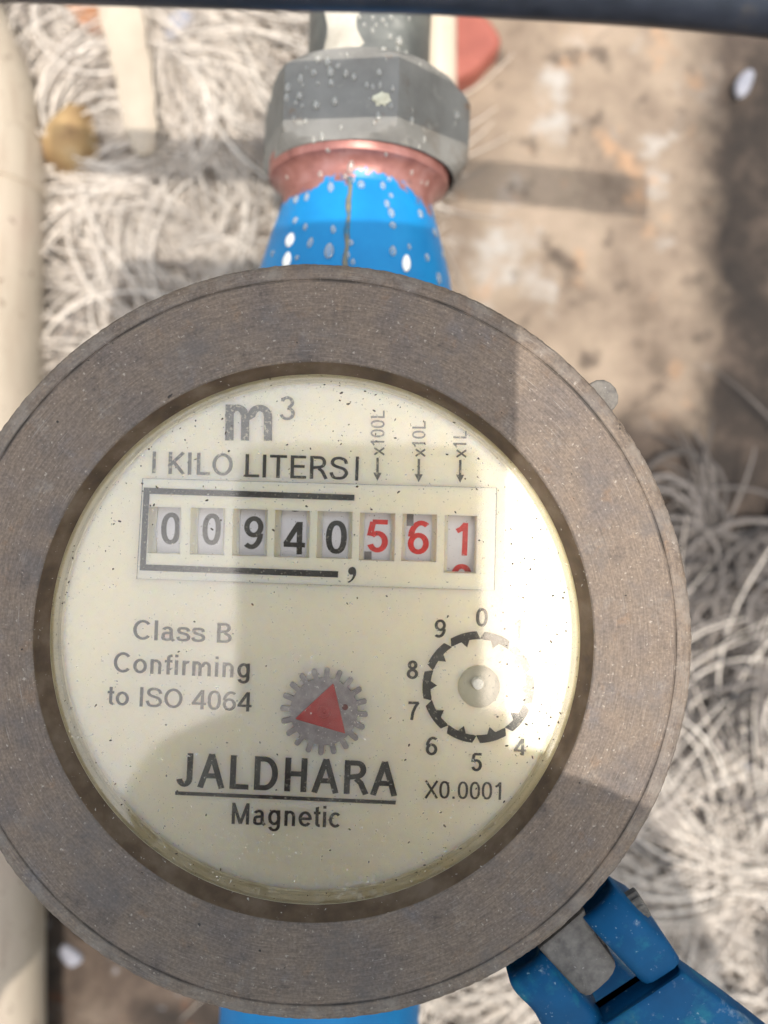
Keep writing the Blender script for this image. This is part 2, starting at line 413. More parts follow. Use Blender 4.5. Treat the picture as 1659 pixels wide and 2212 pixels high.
# ---------------------------------------------------------------- lettering (own stroke alphabet, cap height 1)
def ell(cx, cy, rx, ry, a0=0, a1=360, n=20, sq=1.0):
    out = []
    for i in range(n + 1):
        a = math.radians(a0 + (a1 - a0) * i / n); c, s_ = math.cos(a), math.sin(a)
        out.append((cx + rx * math.copysign(abs(c) ** sq, c), cy + ry * math.copysign(abs(s_) ** sq, s_)))
    return out
def glyphs(w):
    h = w / 2; X = .72
    xo = lambda c=.26: ell(c, X / 2, .26 - h, X / 2 - h, 0, 360)
    g = {}
    g['0'] = (.56, [ell(.28, .5, .26 - h, .5 - h, 0, 360, 28, .85)])
    g['1'] = (.56, [[(.33, 0), (.33, 1)], [(.10, .74), (.22, .81), (.33 + h * .2, .97)]])
    g['2'] = (.56, [ell(.28, .72, .24 - h, .28 - h, 172, -32, 14) + [(.36, .44), (.16, .25), (.06, h)], [(.03, h), (.53, h)]])
    g['3'] = (.56, [ell(.27, .74, .22 - h, .26 - h, 165, -80, 14), ell(.27, .28, .25 - h, .28 - h, 88, -168, 16)])
    g['4'] = (.56, [[(.41, 0), (.41, 1)], [(.41 - h * .3, .96), (.05, .30)], [(0, .29), (.56, .29)]])
    g['5'] = (.56, [[(.14, 1 - h), (.50, 1 - h)], [(.155, 1 - h), (.09, .50)], ell(.27, .33, .25 - h, .33 - h, 140, -160, 20)])
    g['6'] = (.56, [ell(.28, .32, .26 - h, .32 - h, 0, 360, 24), ell(.34, .5, .32 - h, .5 - h, 178, 55, 14)[:]])
    g['7'] = (.56, [[(.04, 1 - h), (.53, 1 - h)], [(.50, .95), (.36, .70), (.26, .42), (.21, 0)]])
    g['8'] = (.56, [ell(.28, .75, .21 - h, .25 - h), ell(.28, .28, .25 - h, .28 - h)])
    g['9'] = (.56, [ell(.28, .68, .26 - h, .32 - h, 0, 360, 24), ell(.22, .5, .32 - h, .5 - h, -2, -125, 14)])
    g['A'] = (.68, [[(h * .9, 0), (.34, 1)], [(.68 - h * .9, 0), (.34, 1)], [(.15, .36), (.53, .36)]])
    g['B'] = (.64, [[(.08 + h, 0), (.08 + h, 1)], [(.08, 1 - h), (.36, 1 - h)] + ell(.36, .755, .21 - h, .245 - h, 90, -90, 10)[1:] + [(.08, .51 + h * .2)], [(.36, .51)] + ell(.38, .255, .235 - h, .255 - h, 90, -90, 10)[1:] + [(.08, h)]])
    g['C'] = (.72, [ell(.39, .5, .35 - h, .5 - h, 42, 318, 28)])
    g['D'] = (.72, [[(.08 + h, 0), (.08 + h, 1)], [(.08, 1 - h), (.34, 1 - h)] + ell(.34, .5, .34 - h, .5 - h, 90, -90, 20)[1:] + [(.08, h)]])
    g['E'] = (.62, [[(.08 + h, 0), (.08 + h, 1)], [(.08, 1 - h), (.60, 1 - h)], [(.08, .53), (.56, .53)], [(.08, h), (.62, h)]])
    g['H'] = (.72, [[(.08 + h, 0), (.08 + h, 1)], [(.64 - h, 0), (.64 - h, 1)], [(.08, .53), (.64, .53)]])
    g['I'] = (.26, [[(.13, 0), (.13, 1)]])
    g['J'] = (.52, [[(.44 - h, 1), (.44 - h, .28)] + ell(.235, .26, .205 - h, .26 - h, 0, -170, 14)])
    g['K'] = (.66, [[(.08 + h, 0), (.08 + h, 1)], [(.60, .99), (.10, .36)], [(.27, .55), (.62, .01)]])
    g['L'] = (.56, [[(.08 + h, 0), (.08 + h, 1)], [(.08, h), (.56, h)]])
    g['M'] = (.84, [[(.08 + h, 0), (.08 + h, 1)], [(.76 - h, 0), (.76 - h, 1)], [(.08 + h, .98), (.42, .03)], [(.76 - h, .98), (.42, .03)]])
    g['O'] = (.78, [ell(.39, .5, .36 - h, .5 - h, 0, 360, 32)])
    g['R'] = (.70, [[(.08 + h, 0), (.08 + h, 1)], [(.08, 1 - h), (.40, 1 - h)] + ell(.40, .73, .23 - h, .27 - h, 90, -90, 10)[1:] + [(.08, .46 + h * .2)], [(.38, .46), (.50, .34), (.64, .01)]])
    g['S'] = (.66, [smooth_pts([(.58, .70), (.52, .86), (.34, 1 - h), (.16, .89), (.10, .74), (.17, .61), (.34, .53), (.50, .46), (.58, .33), (.57, .22), (.47, .09), (.32, h), (.15, .10), (.06, .31)], sub=4)])
    g['T'] = (.60, [[(.30, 0), (.30, 1)], [(.01, 1 - h), (.59, 1 - h)]])
    g['X'] = (.66, [[(.04, 0), (.62, 1)], [(.62, 0), (.04, 1)]])
    g['a'] = (.55, [ell(.25, .52, .20 - h, .20 - h, 165, 0, 12) + [(.45 - h, .13), (.49, 0)], smooth_pts([(.45 - h, .43), (.32, .40), (.14, .36), (.04 + h, .21), (.12, .06 + h * .5), (.26, h - .01), (.40, .12), (.45 - h, .28)], sub=4)])
    g['c'] = (.50, [ell(.27, X / 2, .25 - h, X / 2 - h, 45, 315, 22)])
    g['e'] = (.56, [[(.05 + h, .37), (.52 - h, .37)] + ell(.28, X / 2, .26 - h, X / 2 - h, 4, 322, 24)])
    g['f'] = (.30, [[(.15, 0), (.15, .82)] + ell(.29, .82, .14, .18 - h, 180, 88, 8)[1:], [(.01, X - h), (.30, X - h)]])
    g['g'] = (.56, [ell(.27, X / 2 + .01, .24 - h, X / 2 - h), [(.50 - h, X), (.50 - h, .0)] + ell(.27, -.02, .23 - h, .26 - h, 0, -165, 12)])
    g['i'] = (.23, [[(.115, 0), (.115, X)], [(.115, .87), (.115, 1)]])
    g['l'] = (.23, [[(.115, 0), (.115, 1)]])
    g['m'] = (.84, [[(.07 + h, 0), (.07 + h, X)], [(.07 + h, .44)] + ell(.245, .46, .185 - h, X - .46 - h, 165, 0, 10) + [(.43 - h, 0)], [(.43 - h, .44)] + ell(.585, .46, .19 - h, X - .46 - h, 165, 0, 10) + [(.775 - h, 0)]])
    g['n'] = (.56, [[(.07 + h, 0), (.07 + h, X)], [(.07 + h, .42)] + ell(.275, .45, .215 - h, X - .45 - h, 165, 0, 12) + [(.49 - h, 0)]])
    g['o'] = (.56, [ell(.28, X / 2, .26 - h, X / 2 - h)])
    g['r'] = (.34, [[(.07 + h, 0), (.07 + h, X)], [(.07 + h, .42)] + ell(.29, .45, .22 - h, X - .45 - h, 165, 75, 8)])
    g['s'] = (.50, [smooth_pts([(.43, .51), (.38, .63), (.25, X - h), (.11, .64), (.075, .54), (.13, .44), (.25, .39), (.38, .33), (.44, .22), (.39, .10), (.25, h), (.10, .09), (.045, .22)], sub=4)])
    g['t'] = (.28, [[(.14, .93), (.14, .17)] + ell(.25, .17, .11, .17 - h, 180, 275, 8)[1:], [(.01, X - h), (.27, X - h)]])
    g['x'] = (.50, [[(.03, 0), (.47, X)], [(.47, 0), (.03, X)]])
    g['.'] = (.28, [[(.14, 0), (.14, .13)]])
    g[' '] = (.26, [])
    return g
def stroke(pts, w):
    """flat ribbon of constant width with mitred joints -> (verts2d, quads)"""
    p = [Vector(q) for q in pts]; q = [p[0]]
    for a in p[1:]:
        if (a - q[-1]).length > 1e-4: q.append(a)
    p = q; closed = (p[0] - p[-1]).length < 2e-3 and len(p) > 4
    if closed: p = p[:-1]
    n = len(p); vs = []
    for i in range(n):
        a = p[i - 1] if (closed or i > 0) else None; b = p[i]; c = p[(i + 1) % n] if (closed or i < n - 1) else None
        d1 = (b - a).normalized() if a is not None else None; d2 = (c - b).normalized() if c is not None else None
        d = d1 if d2 is None else d2 if d1 is None else (d1 + d2)
        if d.length < 1e-3: d = d2
        d = d.normalized(); nn = Vector((-d.y, d.x))
        k = 1.0
        if d1 is not None and d2 is not None: k = 1 / max(.45, nn.dot(Vector((-d1.y, d1.x))))
        vs += [b + nn * w / 2 * k, b - nn * w / 2 * k]
    fs = [(2 * i, 2 * i + 1, 2 * ((i + 1) % n) + 1, 2 * ((i + 1) % n)) for i in range(n if closed else n - 1)]
    return vs, fs
def layout(text, w, track=0.0, sub=None):
    """list of strokes (verts, faces) and overall min/max x"""
    gl = glyphs(w); x = 0; out = []; lo = 1e9; hi = -1e9
    for ch in text:
        adv, st = gl[ch]
        for pts in st:
            if sub:
                q = [pts[0]]
                for a, b in zip(pts, pts[1:]):
                    k = max(1, int(math.dist(a, b) / sub))
                    q += [(a[0] + (b[0] - a[0]) * j / k, a[1] + (b[1] - a[1]) * j / k) for j in range(1, k + 1)]
                pts = q
            v, f = stroke(pts, w); v = [(a.x + x, a.y) for a in v]
            lo = min(lo, min(a for a, b in v)); hi = max(hi, max(a for a, b in v)); out.append((v, f))
        x += adv + track
    return out, lo, hi
def put(mb, text, p0, p1, hgt, z, w=.13, vertical_cap=1.0, track=.04, mapper=None):
    """text whose ink runs from p0 to p1 (photo points along the baseline), cap height hgt (photo px), at local height z"""
    st, lo, hi = layout(text, w, track, .06 if mapper else None)
    a = Vector(L(*p0, z)); b = Vector(L(*p1, z)); ex = (b - a) / (hi - lo)
    k = hgt / 2.16016 * (CAM - z) / CAM / PPM
    ey = Vector((-ex.y, ex.x)).normalized() * k
    for i, (v, f) in enumerate(st):
        pts = []
        for x, y in v:
            q = a + ex * (x - lo) + ey * y
            q3 = (q.x, q.y, z + .006 * (i % 6))
            pts.append(mapper(q3) if mapper else q3)
        mb.add(pts, f)
    return mb

def c1(x, y): return (270 + .5208 * x, 810 + .5208 * y)      # the three working crops of the photo
def c2(x, y): return (162 + .4557 * x, 1269.1 + .4557 * y)
def c3(x, y): return (810 + .3255 * x, 1242 + .3255 * y)
def c4(x, y): return (1026 + .3815 * x, 1836 + .3815 * y)
def circ(cx, cy, r, n): return [(cx + r * math.cos(2 * math.pi * i / n), cy + r * math.sin(2 * math.pi * i / n)) for i in range(n)]

rnd = random.Random(7)
# ================================================================ SETTING
def heightnoise(x, y, seed=0):
    return (math.sin(x * .21 + seed) * math.sin(y * .17 + seed * 2) + .6 * math.sin(x * .53 + y * .31 + seed) + .4 * math.sin(x * 1.1 - y * .9 + seed * 3))
mb = MB(); N = 110; ext = 165
g1 = np.linspace(-ext, ext, N)
xs = np.concatenate(([-3000, -1200, -400], g1, [400, 1200, 3000]))
for y in xs:
    for x in xs:
        near = abs(x) <= ext and abs(y) <= ext
        mb.v.append((x, y, -G + (.7 * heightnoise(x, y) + rnd.uniform(-.35, .35) if near else 0)))
n = len(xs)
mb.f = [(j * n + i, j * n + i + 1, (j + 1) * n + i + 1, (j + 1) * n + i) for j in range(n - 1) for i in range(n - 1)]
tag(mb.build('ground', M['soil'], smooth=180), 'dark brown soil strewn with grey and rusty grit', None, kind='structure')

# raised slab of old mortar, upper right, with broken edges
mb = MB()
oz = -79.5
key = [P(560, -260, oz), P(1500, -260, oz), P(2300, -200, oz), P(2320, 380, oz), P(2300, 1100, oz), P(1900, 1500, oz), P(1500, 1480, oz), P(1180, 1300, oz), P(980, 1275, oz), P(560, 1260, oz)]
outl = smooth_pts(key, True, 8)
outl = [(x + rnd.uniform(-.8, .8) + 1.3 * math.sin(i * .43), y + rnd.uniform(-.8, .8) + 1.0 * math.sin(i * .37 + 1)) for i, (x, y) in enumerate(outl)]
cx_ = sum(p[0] for p in outl) / len(outl); cy_ = sum(p[1] for p in outl) / len(outl); no = len(outl)
rings = []
for k, (f, dz) in enumerate([(1.03, -7), (1.01, -4.2), (.985, -2.4), (.955, -.9), (.91, 0), (.8, .1), (.68, .2), (.55, 0), (.4, .2), (.25, 0), (.12, .1)]):
    rings.append([(cx_ + (x - cx_) * f, cy_ + (y - cy_) * f, oz + dz + (.35 * heightnoise(x * f, y * f, 1) + rnd.uniform(-.15, .15) if k > 1 else 0)) for x, y in outl])
for r in rings: mb.v += r
for k in range(len(rings) - 1):
    for i in range(no):
        j = (i + 1) % no; mb.f.append((k * no + i, k * no + j, (k + 1) * no + j, (k + 1) * no + i))
mb.v.append((cx_, cy_, oz)); ci = len(mb.v) - 1; k = len(rings) - 1
mb.f += [(k * no + i, k * no + (i + 1) % no, ci) for i in range(no)]
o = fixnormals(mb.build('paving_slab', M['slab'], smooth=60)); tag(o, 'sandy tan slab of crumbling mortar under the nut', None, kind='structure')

# ---------------------------------------------------------------- tangled fibres
def fibres(name, mat, label, clumps, region, z0, z1, strand, length, curl, rad, seed, spread=2.2):
    R = np.random.default_rng(seed); V = []; F = []; nseg = 16
    for c in range(clumps):
        x, y = region(R); head = R.uniform(0, 2 * np.pi); k0 = curl * R.choice((-1, 1)) * (.15 + abs(R.normal(0, 1.0))); ln = length * R.uniform(.6, 1.4)
        zb = R.uniform(z0, z1); ph = R.uniform(0, 6)
        step = ln / nseg
        for s_ in range(strand):
            px = x + R.normal(0, spread); py = y + R.normal(0, spread); h = head + R.normal(0, .16); kk = k0 + R.normal(0, curl * .25); r = rad * R.uniform(.6, 1.3)
            dz = R.normal(0, 1.0); z_amp = R.uniform(.5, 2.2)
            pts = []
            for i in range(nseg + 1):
                pts.append((px, py, zb + dz + z_amp * math.sin(ph + i * .35)))
                px += math.cos(h) * step; py += math.sin(h) * step; h += kk * step + R.normal(0, .03)
            b = len(V)
            for i, p in enumerate(pts):
                q = pts[min(i + 1, nseg)]; q0 = pts[max(i - 1, 0)]
                tx, ty = q[0] - q0[0], q[1] - q0[1]; l = math.hypot(tx, ty) or 1
                nx, ny = -ty / l, tx / l
                q_ = r * (.3 + .7 * math.sin(math.pi * i / nseg) ** .6)
                V += [(p[0] + nx * q_, p[1] + ny * q_, p[2]), (p[0], p[1], p[2] + q_ * .7), (p[0] - nx * q_, p[1] - ny * q_, p[2])]
            for i in range(nseg):
                a = b + i * 3
                F += [(a, a + 3, a + 4, a + 1), (a + 1, a + 4, a + 5, a + 2)]
    m = MB(); m.v = V; m.f = F
    o = m.build(name, mat, smooth=180)
    return tag(o, label, 'fibres', kind='stuff')
def reg_left(R):
    while True:
        x, y = R.uniform(-74, -30), R.uniform(0, 128)
        if x < -64 and y < 62: continue
        if any(math.hypot(x - a, y - b) < c for a, b, c in ((-74, 104, 7), (-69, 93, 8), (-52, 45, 8), (-30, 66, 6))): continue
        return x, y
def reg_br(R):
    while True:
        x, y = R.uniform(22, 105), R.uniform(-130, -55)
        if x > 62 and y > -72: continue
        return x, y
def reg_r(R): return R.uniform(62, 115), R.uniform(-95, -2)
fibres('pale_fibre_mat', M['fib'], 'matted pale cream fibres heaped left of the nut', 215, reg_left, -83.5, -69.5, 13, 56, .036, .21, 3, 1.7)
fibres('bright_fibre_mat', M['fib'], 'pale looping fibres beyond the blue hinge', 150, reg_br, -83.5, -70, 14, 62, .036, .24, 5, 2.4)
fibres('shaded_fibre_mat', M['fib2'], 'brown loops of fibre, coloured dark for shade, right of the brass ring', 60, reg_r, -79, -72, 6, 60, .06, .5, 9, 3.0)

# ---------------------------------------------------------------- pipes and bits on the ground
def stone(name, mat, dx, dy, z, rx, ry, rz, seed, label, cat, group=None):
    r_ = random.Random(seed); bm = bmesh.new(); bmesh.ops.create_icosphere(bm, subdivisions=3, radius=1)
    ph = [r_.uniform(0, 6) for _ in range(6)]
    x0, y0 = P(dx, dy, z); ca, sa = math.cos(ph[0]), math.sin(ph[0])
    for v in bm.verts:
        c = v.co; f = 1 + .12 * math.sin(c.x * 3 + ph[1]) + .10 * math.sin(c.y * 4 + ph[2]) + .10 * math.sin(c.z * 4 + ph[3]) + r_.uniform(-.03, .03)
        c = c * f; x, y = c.x * rx, c.y * ry
        v.co = Vector(((x * ca - y * sa + x0) * S, (x * sa + y * ca + y0) * S, (c.z * rz + z + G) * S))
    me = bpy.data.meshes.new(name); bm.to_mesh(me); bm.free(); me.materials.append(mat)
    for p in me.polygons: p.use_smooth = True
    o = bpy.data.objects.new(name, me); COL.objects.link(o)
    return tag(o, label, cat, group)
stone('stone', M['stone'], 150, 302, -71, 8, 7, 5, 3, 'ochre brown stone in the fibres beside the cream pipe', 'stone')
stone('rusty_chip', M['rust'], 192, 20, -75, 4, 9, 5, 5, 'rusty orange chip at the top left under the black cable', 'chip')
gp = 'small white pebbles on the soil'
for i, (dx, dy, r, lb) in enumerate([(104, 528, 3.2, 'white pebble beside the cream pipe below the ochre stone'), (148, 708, 4.2, 'greyish white pebble between the cream pipe and the brass ring'),
        (206, 655, 3.0, 'white pebble touching the upper left edge of the brass ring'), (152, 2062, 3.2, 'white pebble on dark soil below the brass ring'),
        (1606, 182, 3.6, 'white pebble on dark soil at the right edge of the slab'), (1622, 1665, 4.2, 'bluish white pebble among the loops of fibre at right'),
        (268, 50, 3.4, 'white pebble at the top of the beige strip'), (385, 55, 4.4, 'bluish white pebble in the fibres near the black cable'), (940, 205, 3.0, 'white pebble between the nut and the red cap')]):
    stone('pebble', M['pebble'], dx, dy, -77 if i not in (6, 7) else -71, r * .8, r * .55, r * .45, 20 + i, lb, 'pebble', gp)

# beige strip lying on the fibres
zt = -66.5; mb = MB()
cen = smooth_pts([(246, -40), (268, 60), (288, 170), (303, 260), (312, 335)], sub=5); m = len(cen)
for i, (dx, dy) in enumerate(cen):
    hw = (50 - 18 * i / (m - 1)) * min(1, .35 + .65 * math.sqrt(max(0, (m - 1 - i) / 4))) + 2.5 * math.sin(i * 1.7)
    for s_, dz in ((-1, 0), (-.55, .9), (0, 1.1), (.55, .9), (1, 0), (.5, -.5), (-.5, -.5)):
        x, y = P(dx + s_ * hw, dy + rnd.uniform(-3, 3) * 0, zt); mb.v.append((x, y, zt + dz + .5 * math.sin(i * .5)))
for i in range(m - 1):
    for k in range(7):
        mb.f.append((i * 7 + k, i * 7 + (k + 1) % 7, (i + 1) * 7 + (k + 1) % 7, (i + 1) * 7 + k))
mb.f.append(tuple(range(7))); mb.f.append(tuple((m - 1) * 7 + k for k in range(7)))
tag(fixnormals(mb.build('dry_leaf_strip', M['leaf'], smooth=50)), 'flat beige strip of dry leaf lying on the pale fibres', 'dry leaf')

# cream pvc pipe along the left edge, bent away at the top
pr = 15.0; zc = -68.0
xe, _ = P(93, 1000, -70); xc = xe - pr + .3
pipe = empty('plastic_pipe', (xc, -40, G + zc)); tag(pipe, 'thick cream plastic pipe running along the left edge', 'pipe')
path = smooth_pts([(0, -200, 0), (0, -80, 0), (0, 20, 0), (0, 105, 0), (-.5, 120, 0), (-3, 132, -2), (-10, 146, -4), (-24, 158, -6), (-50, 170, -6)], sub=6)
tube(MB(), path, pr, 40).build('pipe_run', M['pvc'], pipe, smooth=60)
mb = MB(); lathe(mb, [(pr + .05, 108), (pr + .7, 108.5), (pr + .8, 118), (pr + .6, 118.8), (pr + .05, 119)], 48, 'Y'); mb.build('pipe_collar', M['pvc'], pipe, smooth=40)

# short cream pipe and red cap, top centre
x0, y0 = P(946, 90, -62)
sp = empty('small_plastic_pipe', (x0, y0, G - 66)); tag(sp, 'narrow cream plastic pipe between the steel pipe and the red cap', 'pipe')
mb = MB(); lathe(mb, [(2.9, -15.5), (3.9, -15.7), (4.2, -15.2), (4.2, 40), (2.9, 40)], 28, 'Y', closed=True); mb.build('pipe_wall', M['pvc'], sp, smooth=45)
mb = MB(); zz = -72
ol = [P(x, y, zz) for x, y in smooth_pts([(960, 20), (1010, 8), (1050, 30), (1083, 82), (1060, 118), (1025, 152), (970, 172), (940, 120)], True, 4)]
prism(mb, ol, -79.5, zz, 1.2)
tag(fixnormals(mb.build('red_cap', M['redcap'], smooth=50)), 'brick red rubber cap lying on the slab beside the nut', 'cap')

# black cable crossing above
zb = 20; rb = 4.6
edge = [(-420, -34), (-150, -16), (0, -6), (300, 1), (540, 8), (760, 15), (918, 21), (1134, 35), (1400, 50), (1659, 71), (1900, 96), (2200, 130)]
up = rb * PPM * CAM / (CAM - zb) * 2.16016
pts = []
for dx, dy in smooth_pts(edge, sub=5):
    x, y = P(dx, dy - up * 1.03, zb); pts.append((x, y, zb + .25 * math.sin(x * .08)))
tag(tube(MB(), pts, rb, 28).build('black_cable', M['cable'], smooth=60), 'thick black rubber cable crossing above the top of the nut', 'cable')

# ================================================================ WATER METER
meter = empty('water_meter', (MX, MY, G), ROT)
tag(meter, 'round brass water meter with cream dial and blue painted body', 'water meter')

# ring ---------------------------------------------------------------
edge_r = random.Random(4)
def jit(a, j):
    if j < 9: return 0
    return .05 * math.sin(a * 17 + 1) * math.sin(a * 11) + .02 * math.sin(a * 131) * math.sin(a * 7) + edge_r.uniform(-.055, .055)
prof = [(37.05, -.15), (37.25, 0), (40, .05), (44, .05), (47.4, 0), (47.68, -.02), (47.78, -.16), (47.9, -.16), (48.0, -.04), (49.0, -.16), (49.8, -.38), (50.15, -.8), (50.2, -2), (50.1, -15), (44, -15.5)]
mb = MB(); lathe(mb, prof, 720, jit=jit); ring = mb.build('bezel_ring', M['brass'], meter, smooth=35)
mb = MB(); lathe(mb, [(35.85, -2.75), (36.2, -2.0), (37.05, -.15)], 256); mb.build('inner_lip', M['lip'], ring, smooth=60)
# nub at the upper right
ax, ay = L(1292, 832, -2); bx, by = L(1309, 848, -2)
u = Vector((bx, by)).normalized(); tt = Vector((-u.y, u.x))
pr_ = []
for s_, d in ((-2.35, 47.5), (-2.35, 50.3), (-2.1, 51.2), (-1.4, 51.9), (-.4, 52.25), (.6, 52.2), (1.5, 51.8), (2.1, 51.0), (2.3, 50.2), (2.3, 47.5)):
    q = u * (d + .45) + tt * s_; pr_.append((q.x, q.y))
mb = MB(); prism(mb, pr_, -9, -1.6, .35); fixnormals(mb.build('lock_nub', M['lug'], ring, smooth=40))
# hinge lug, lower right
zl = -2.6
lugp = [L(*c4(x, y), zl) for x, y in [(360, 560), (620, 340), (700, 500), (755, 580), (795, 635), (800, 668), (785, 705), (760, 740), (700, 795), (655, 828), (630, 832), (600, 818), (560, 785), (500, 720), (440, 655)]]
mb = MB(); prism(mb, lugp, -10, zl, .4); fixnormals(mb.build('hinge_lug', M['lug'], ring, smooth=40))

# glass --------------------------------------------------------------
mb = MB(); lathe(mb, [(35.3, -4.5), (35.8, -4.3), (35.82, -2.85), (35.7, -2.7), (35.3, -2.64), (33.6, -2.63), (32.0, -2.62), (30.5, -2.6), (20, -2.6), (8, -2.6), (.01, -2.6)], 192)
glass = mb.build('glass', M['glass'], meter, smooth=50)

# dial -----------------------------------------------------------------
ZD = -5.3; ZPL = -5.05
mb = MB(); lathe(mb, [(35.95, -2.8), (35.7, -3.2), (35.35, -5.25), (34.9, -5.32)], 192); mb.build('dial_rim', M['rim'], meter, smooth=60)
plate_c = [L(*c1(x, y), ZPL) for x, y in [(75, 430), (1540, 469), (1530, 893), (50, 845)]]
plate_c.reverse()   # ccw
cupc = L(*c3(690, 740), ZD); gearc = L(*c2(1180, 588), ZD)
mb = MB(); poly_holes(mb, circ(0, 0, 35.5, 160), [[tuple(Vector(p) + (Vector(p) - sum((Vector(q) for q in plate_c), Vector((0, 0))) / 4).normalized() * .16) for p in plate_c], circ(*cupc, 2.92, 40)], ZD)
dial = mb.build('dial', M['cream'], meter)

# counter plate with eight windows
win = [(131, 224, 547, 737), (302, 404, 551, 742), (474, 578, 556, 747), (646, 751, 561, 752), (819, 925, 565, 757), (992, 1099, 571, 766), (1166, 1270, 576, 769), (1338, 1449, 582, 817)]
ZW = -6.9
mb = MB(); holes = []; walls = []
slope = 31 / 868.0
for i, (xa, xb, ya, yb) in enumerate(win):
    ins = [L(*c1(x, y), ZW) for x, y in [(xa + 3, ya), (xb + 3, ya + 3), (xb - 1, yb + 3), (xa - 3, yb)]]
    P_ = Vector
    e = (P_(ins[1]) - P_(ins[0])).normalized()
    top = []
    fl = .62
    for k, q in enumerate(ins):
        sgn = -1 if k in (0, 3) else 1
        d = fl * (1.0 if not (i == 7 and sgn > 0) else .12)
        top.append(P_(q) + e * sgn * d)
    holes.append([tuple(q) for q in reversed(top)])
    # rounded side walls, straight end walls
    for a, b in ((0, 3), (1, 2)):
        steps = []
        for s_ in range(6):
            f = s_ / 5 * math.pi / 2
            hx = 1 - math.sin(f); vz = 1 - math.cos(f)
            for k in (a, b):
                q = P_(ins[k]) + (top[k] - P_(ins[k])) * (1 - math.sin(f)) if False else P_(ins[k]) + (top[k] - P_(ins[k])) * math.cos(f)
                steps.append((q.x, q.y, ZPL + (ZW - ZPL) * math.sin(f)))
        walls.append((steps, [(2 * s_, 2 * s_ + 1, 2 * s_ + 3, 2 * s_ + 2) for s_ in range(5)]))
        walls.append(([(*ins[a], ZW), (*ins[b], ZW), (*ins[b], ZW - 1.5), (*ins[a], ZW - 1.5)], [(0, 1, 2, 3)]))
    for a, b in ((0, 1), (3, 2)):
        walls.append(([(*top[a], ZPL), (*top[b], ZPL), (*ins[b], ZW - 1.5), (*ins[a], ZW - 1.5)], [(0, 1, 2, 3)]))
poly_holes(mb, plate_c, holes, ZPL)
for v, f in walls: mb.add(v, f)
pcv = [Vector(p) for p in plate_c]; pm = sum(pcv, Vector((0, 0))) / 4
mb.add([(*p, ZPL) for p in plate_c] + [(*p, ZD - .2) for p in plate_c], [(i, (i + 1) % 4, 4 + (i + 1) % 4, 4 + i) for i in range(4)])
plate = mb.build('counter_plate', M['cream2'], dial)
# thin dark gap round the plate: a recessed groove
mb = MB()
pin = [tuple(p + (pm - p).normalized() * .3) for p in pcv]
mb.add([(*p, ZD - .15) for p in [tuple(p + (p - pm).normalized() * .3) for p in pcv]] + [(*p, ZD - .15) for p in pin], [(i, (i + 1) % 4, 4 + (i + 1) % 4, 4 + i) for i in range(4)])
mb.build('plate_gap', M['ink_grey'], dial)

zi = ZPL + .02
def quad_print(mb, pts, z, f=c1):
    mb.add([(*L(*f(*p), z), z) for p in pts], [tuple(range(len(pts)))])
mb = MB()
quad_print(mb, [(78, 467), (952, 497), (951, 521), (102, 493)], zi)
quad_print(mb, [(78, 467), (102, 493), (86, 786), (61, 810)], zi)
quad_print(mb, [(86, 786), (885, 814), (883, 840), (61, 810)], zi)
mb.build('bracket_print', M['ink'], plate)
mb = MB()
com = smooth_pts([(943, 796), (929, 803), (926, 818), (934, 828), (945, 828), (944, 838), (936, 850), (924, 858), (930, 861), (946, 850), (956, 834), (959, 815), (954, 801)], True, 4)
poly_holes(mb, [L(*c1(x, y), zi) for x, y in com], [], zi); mb.build('comma_print', M['ink'], plate)

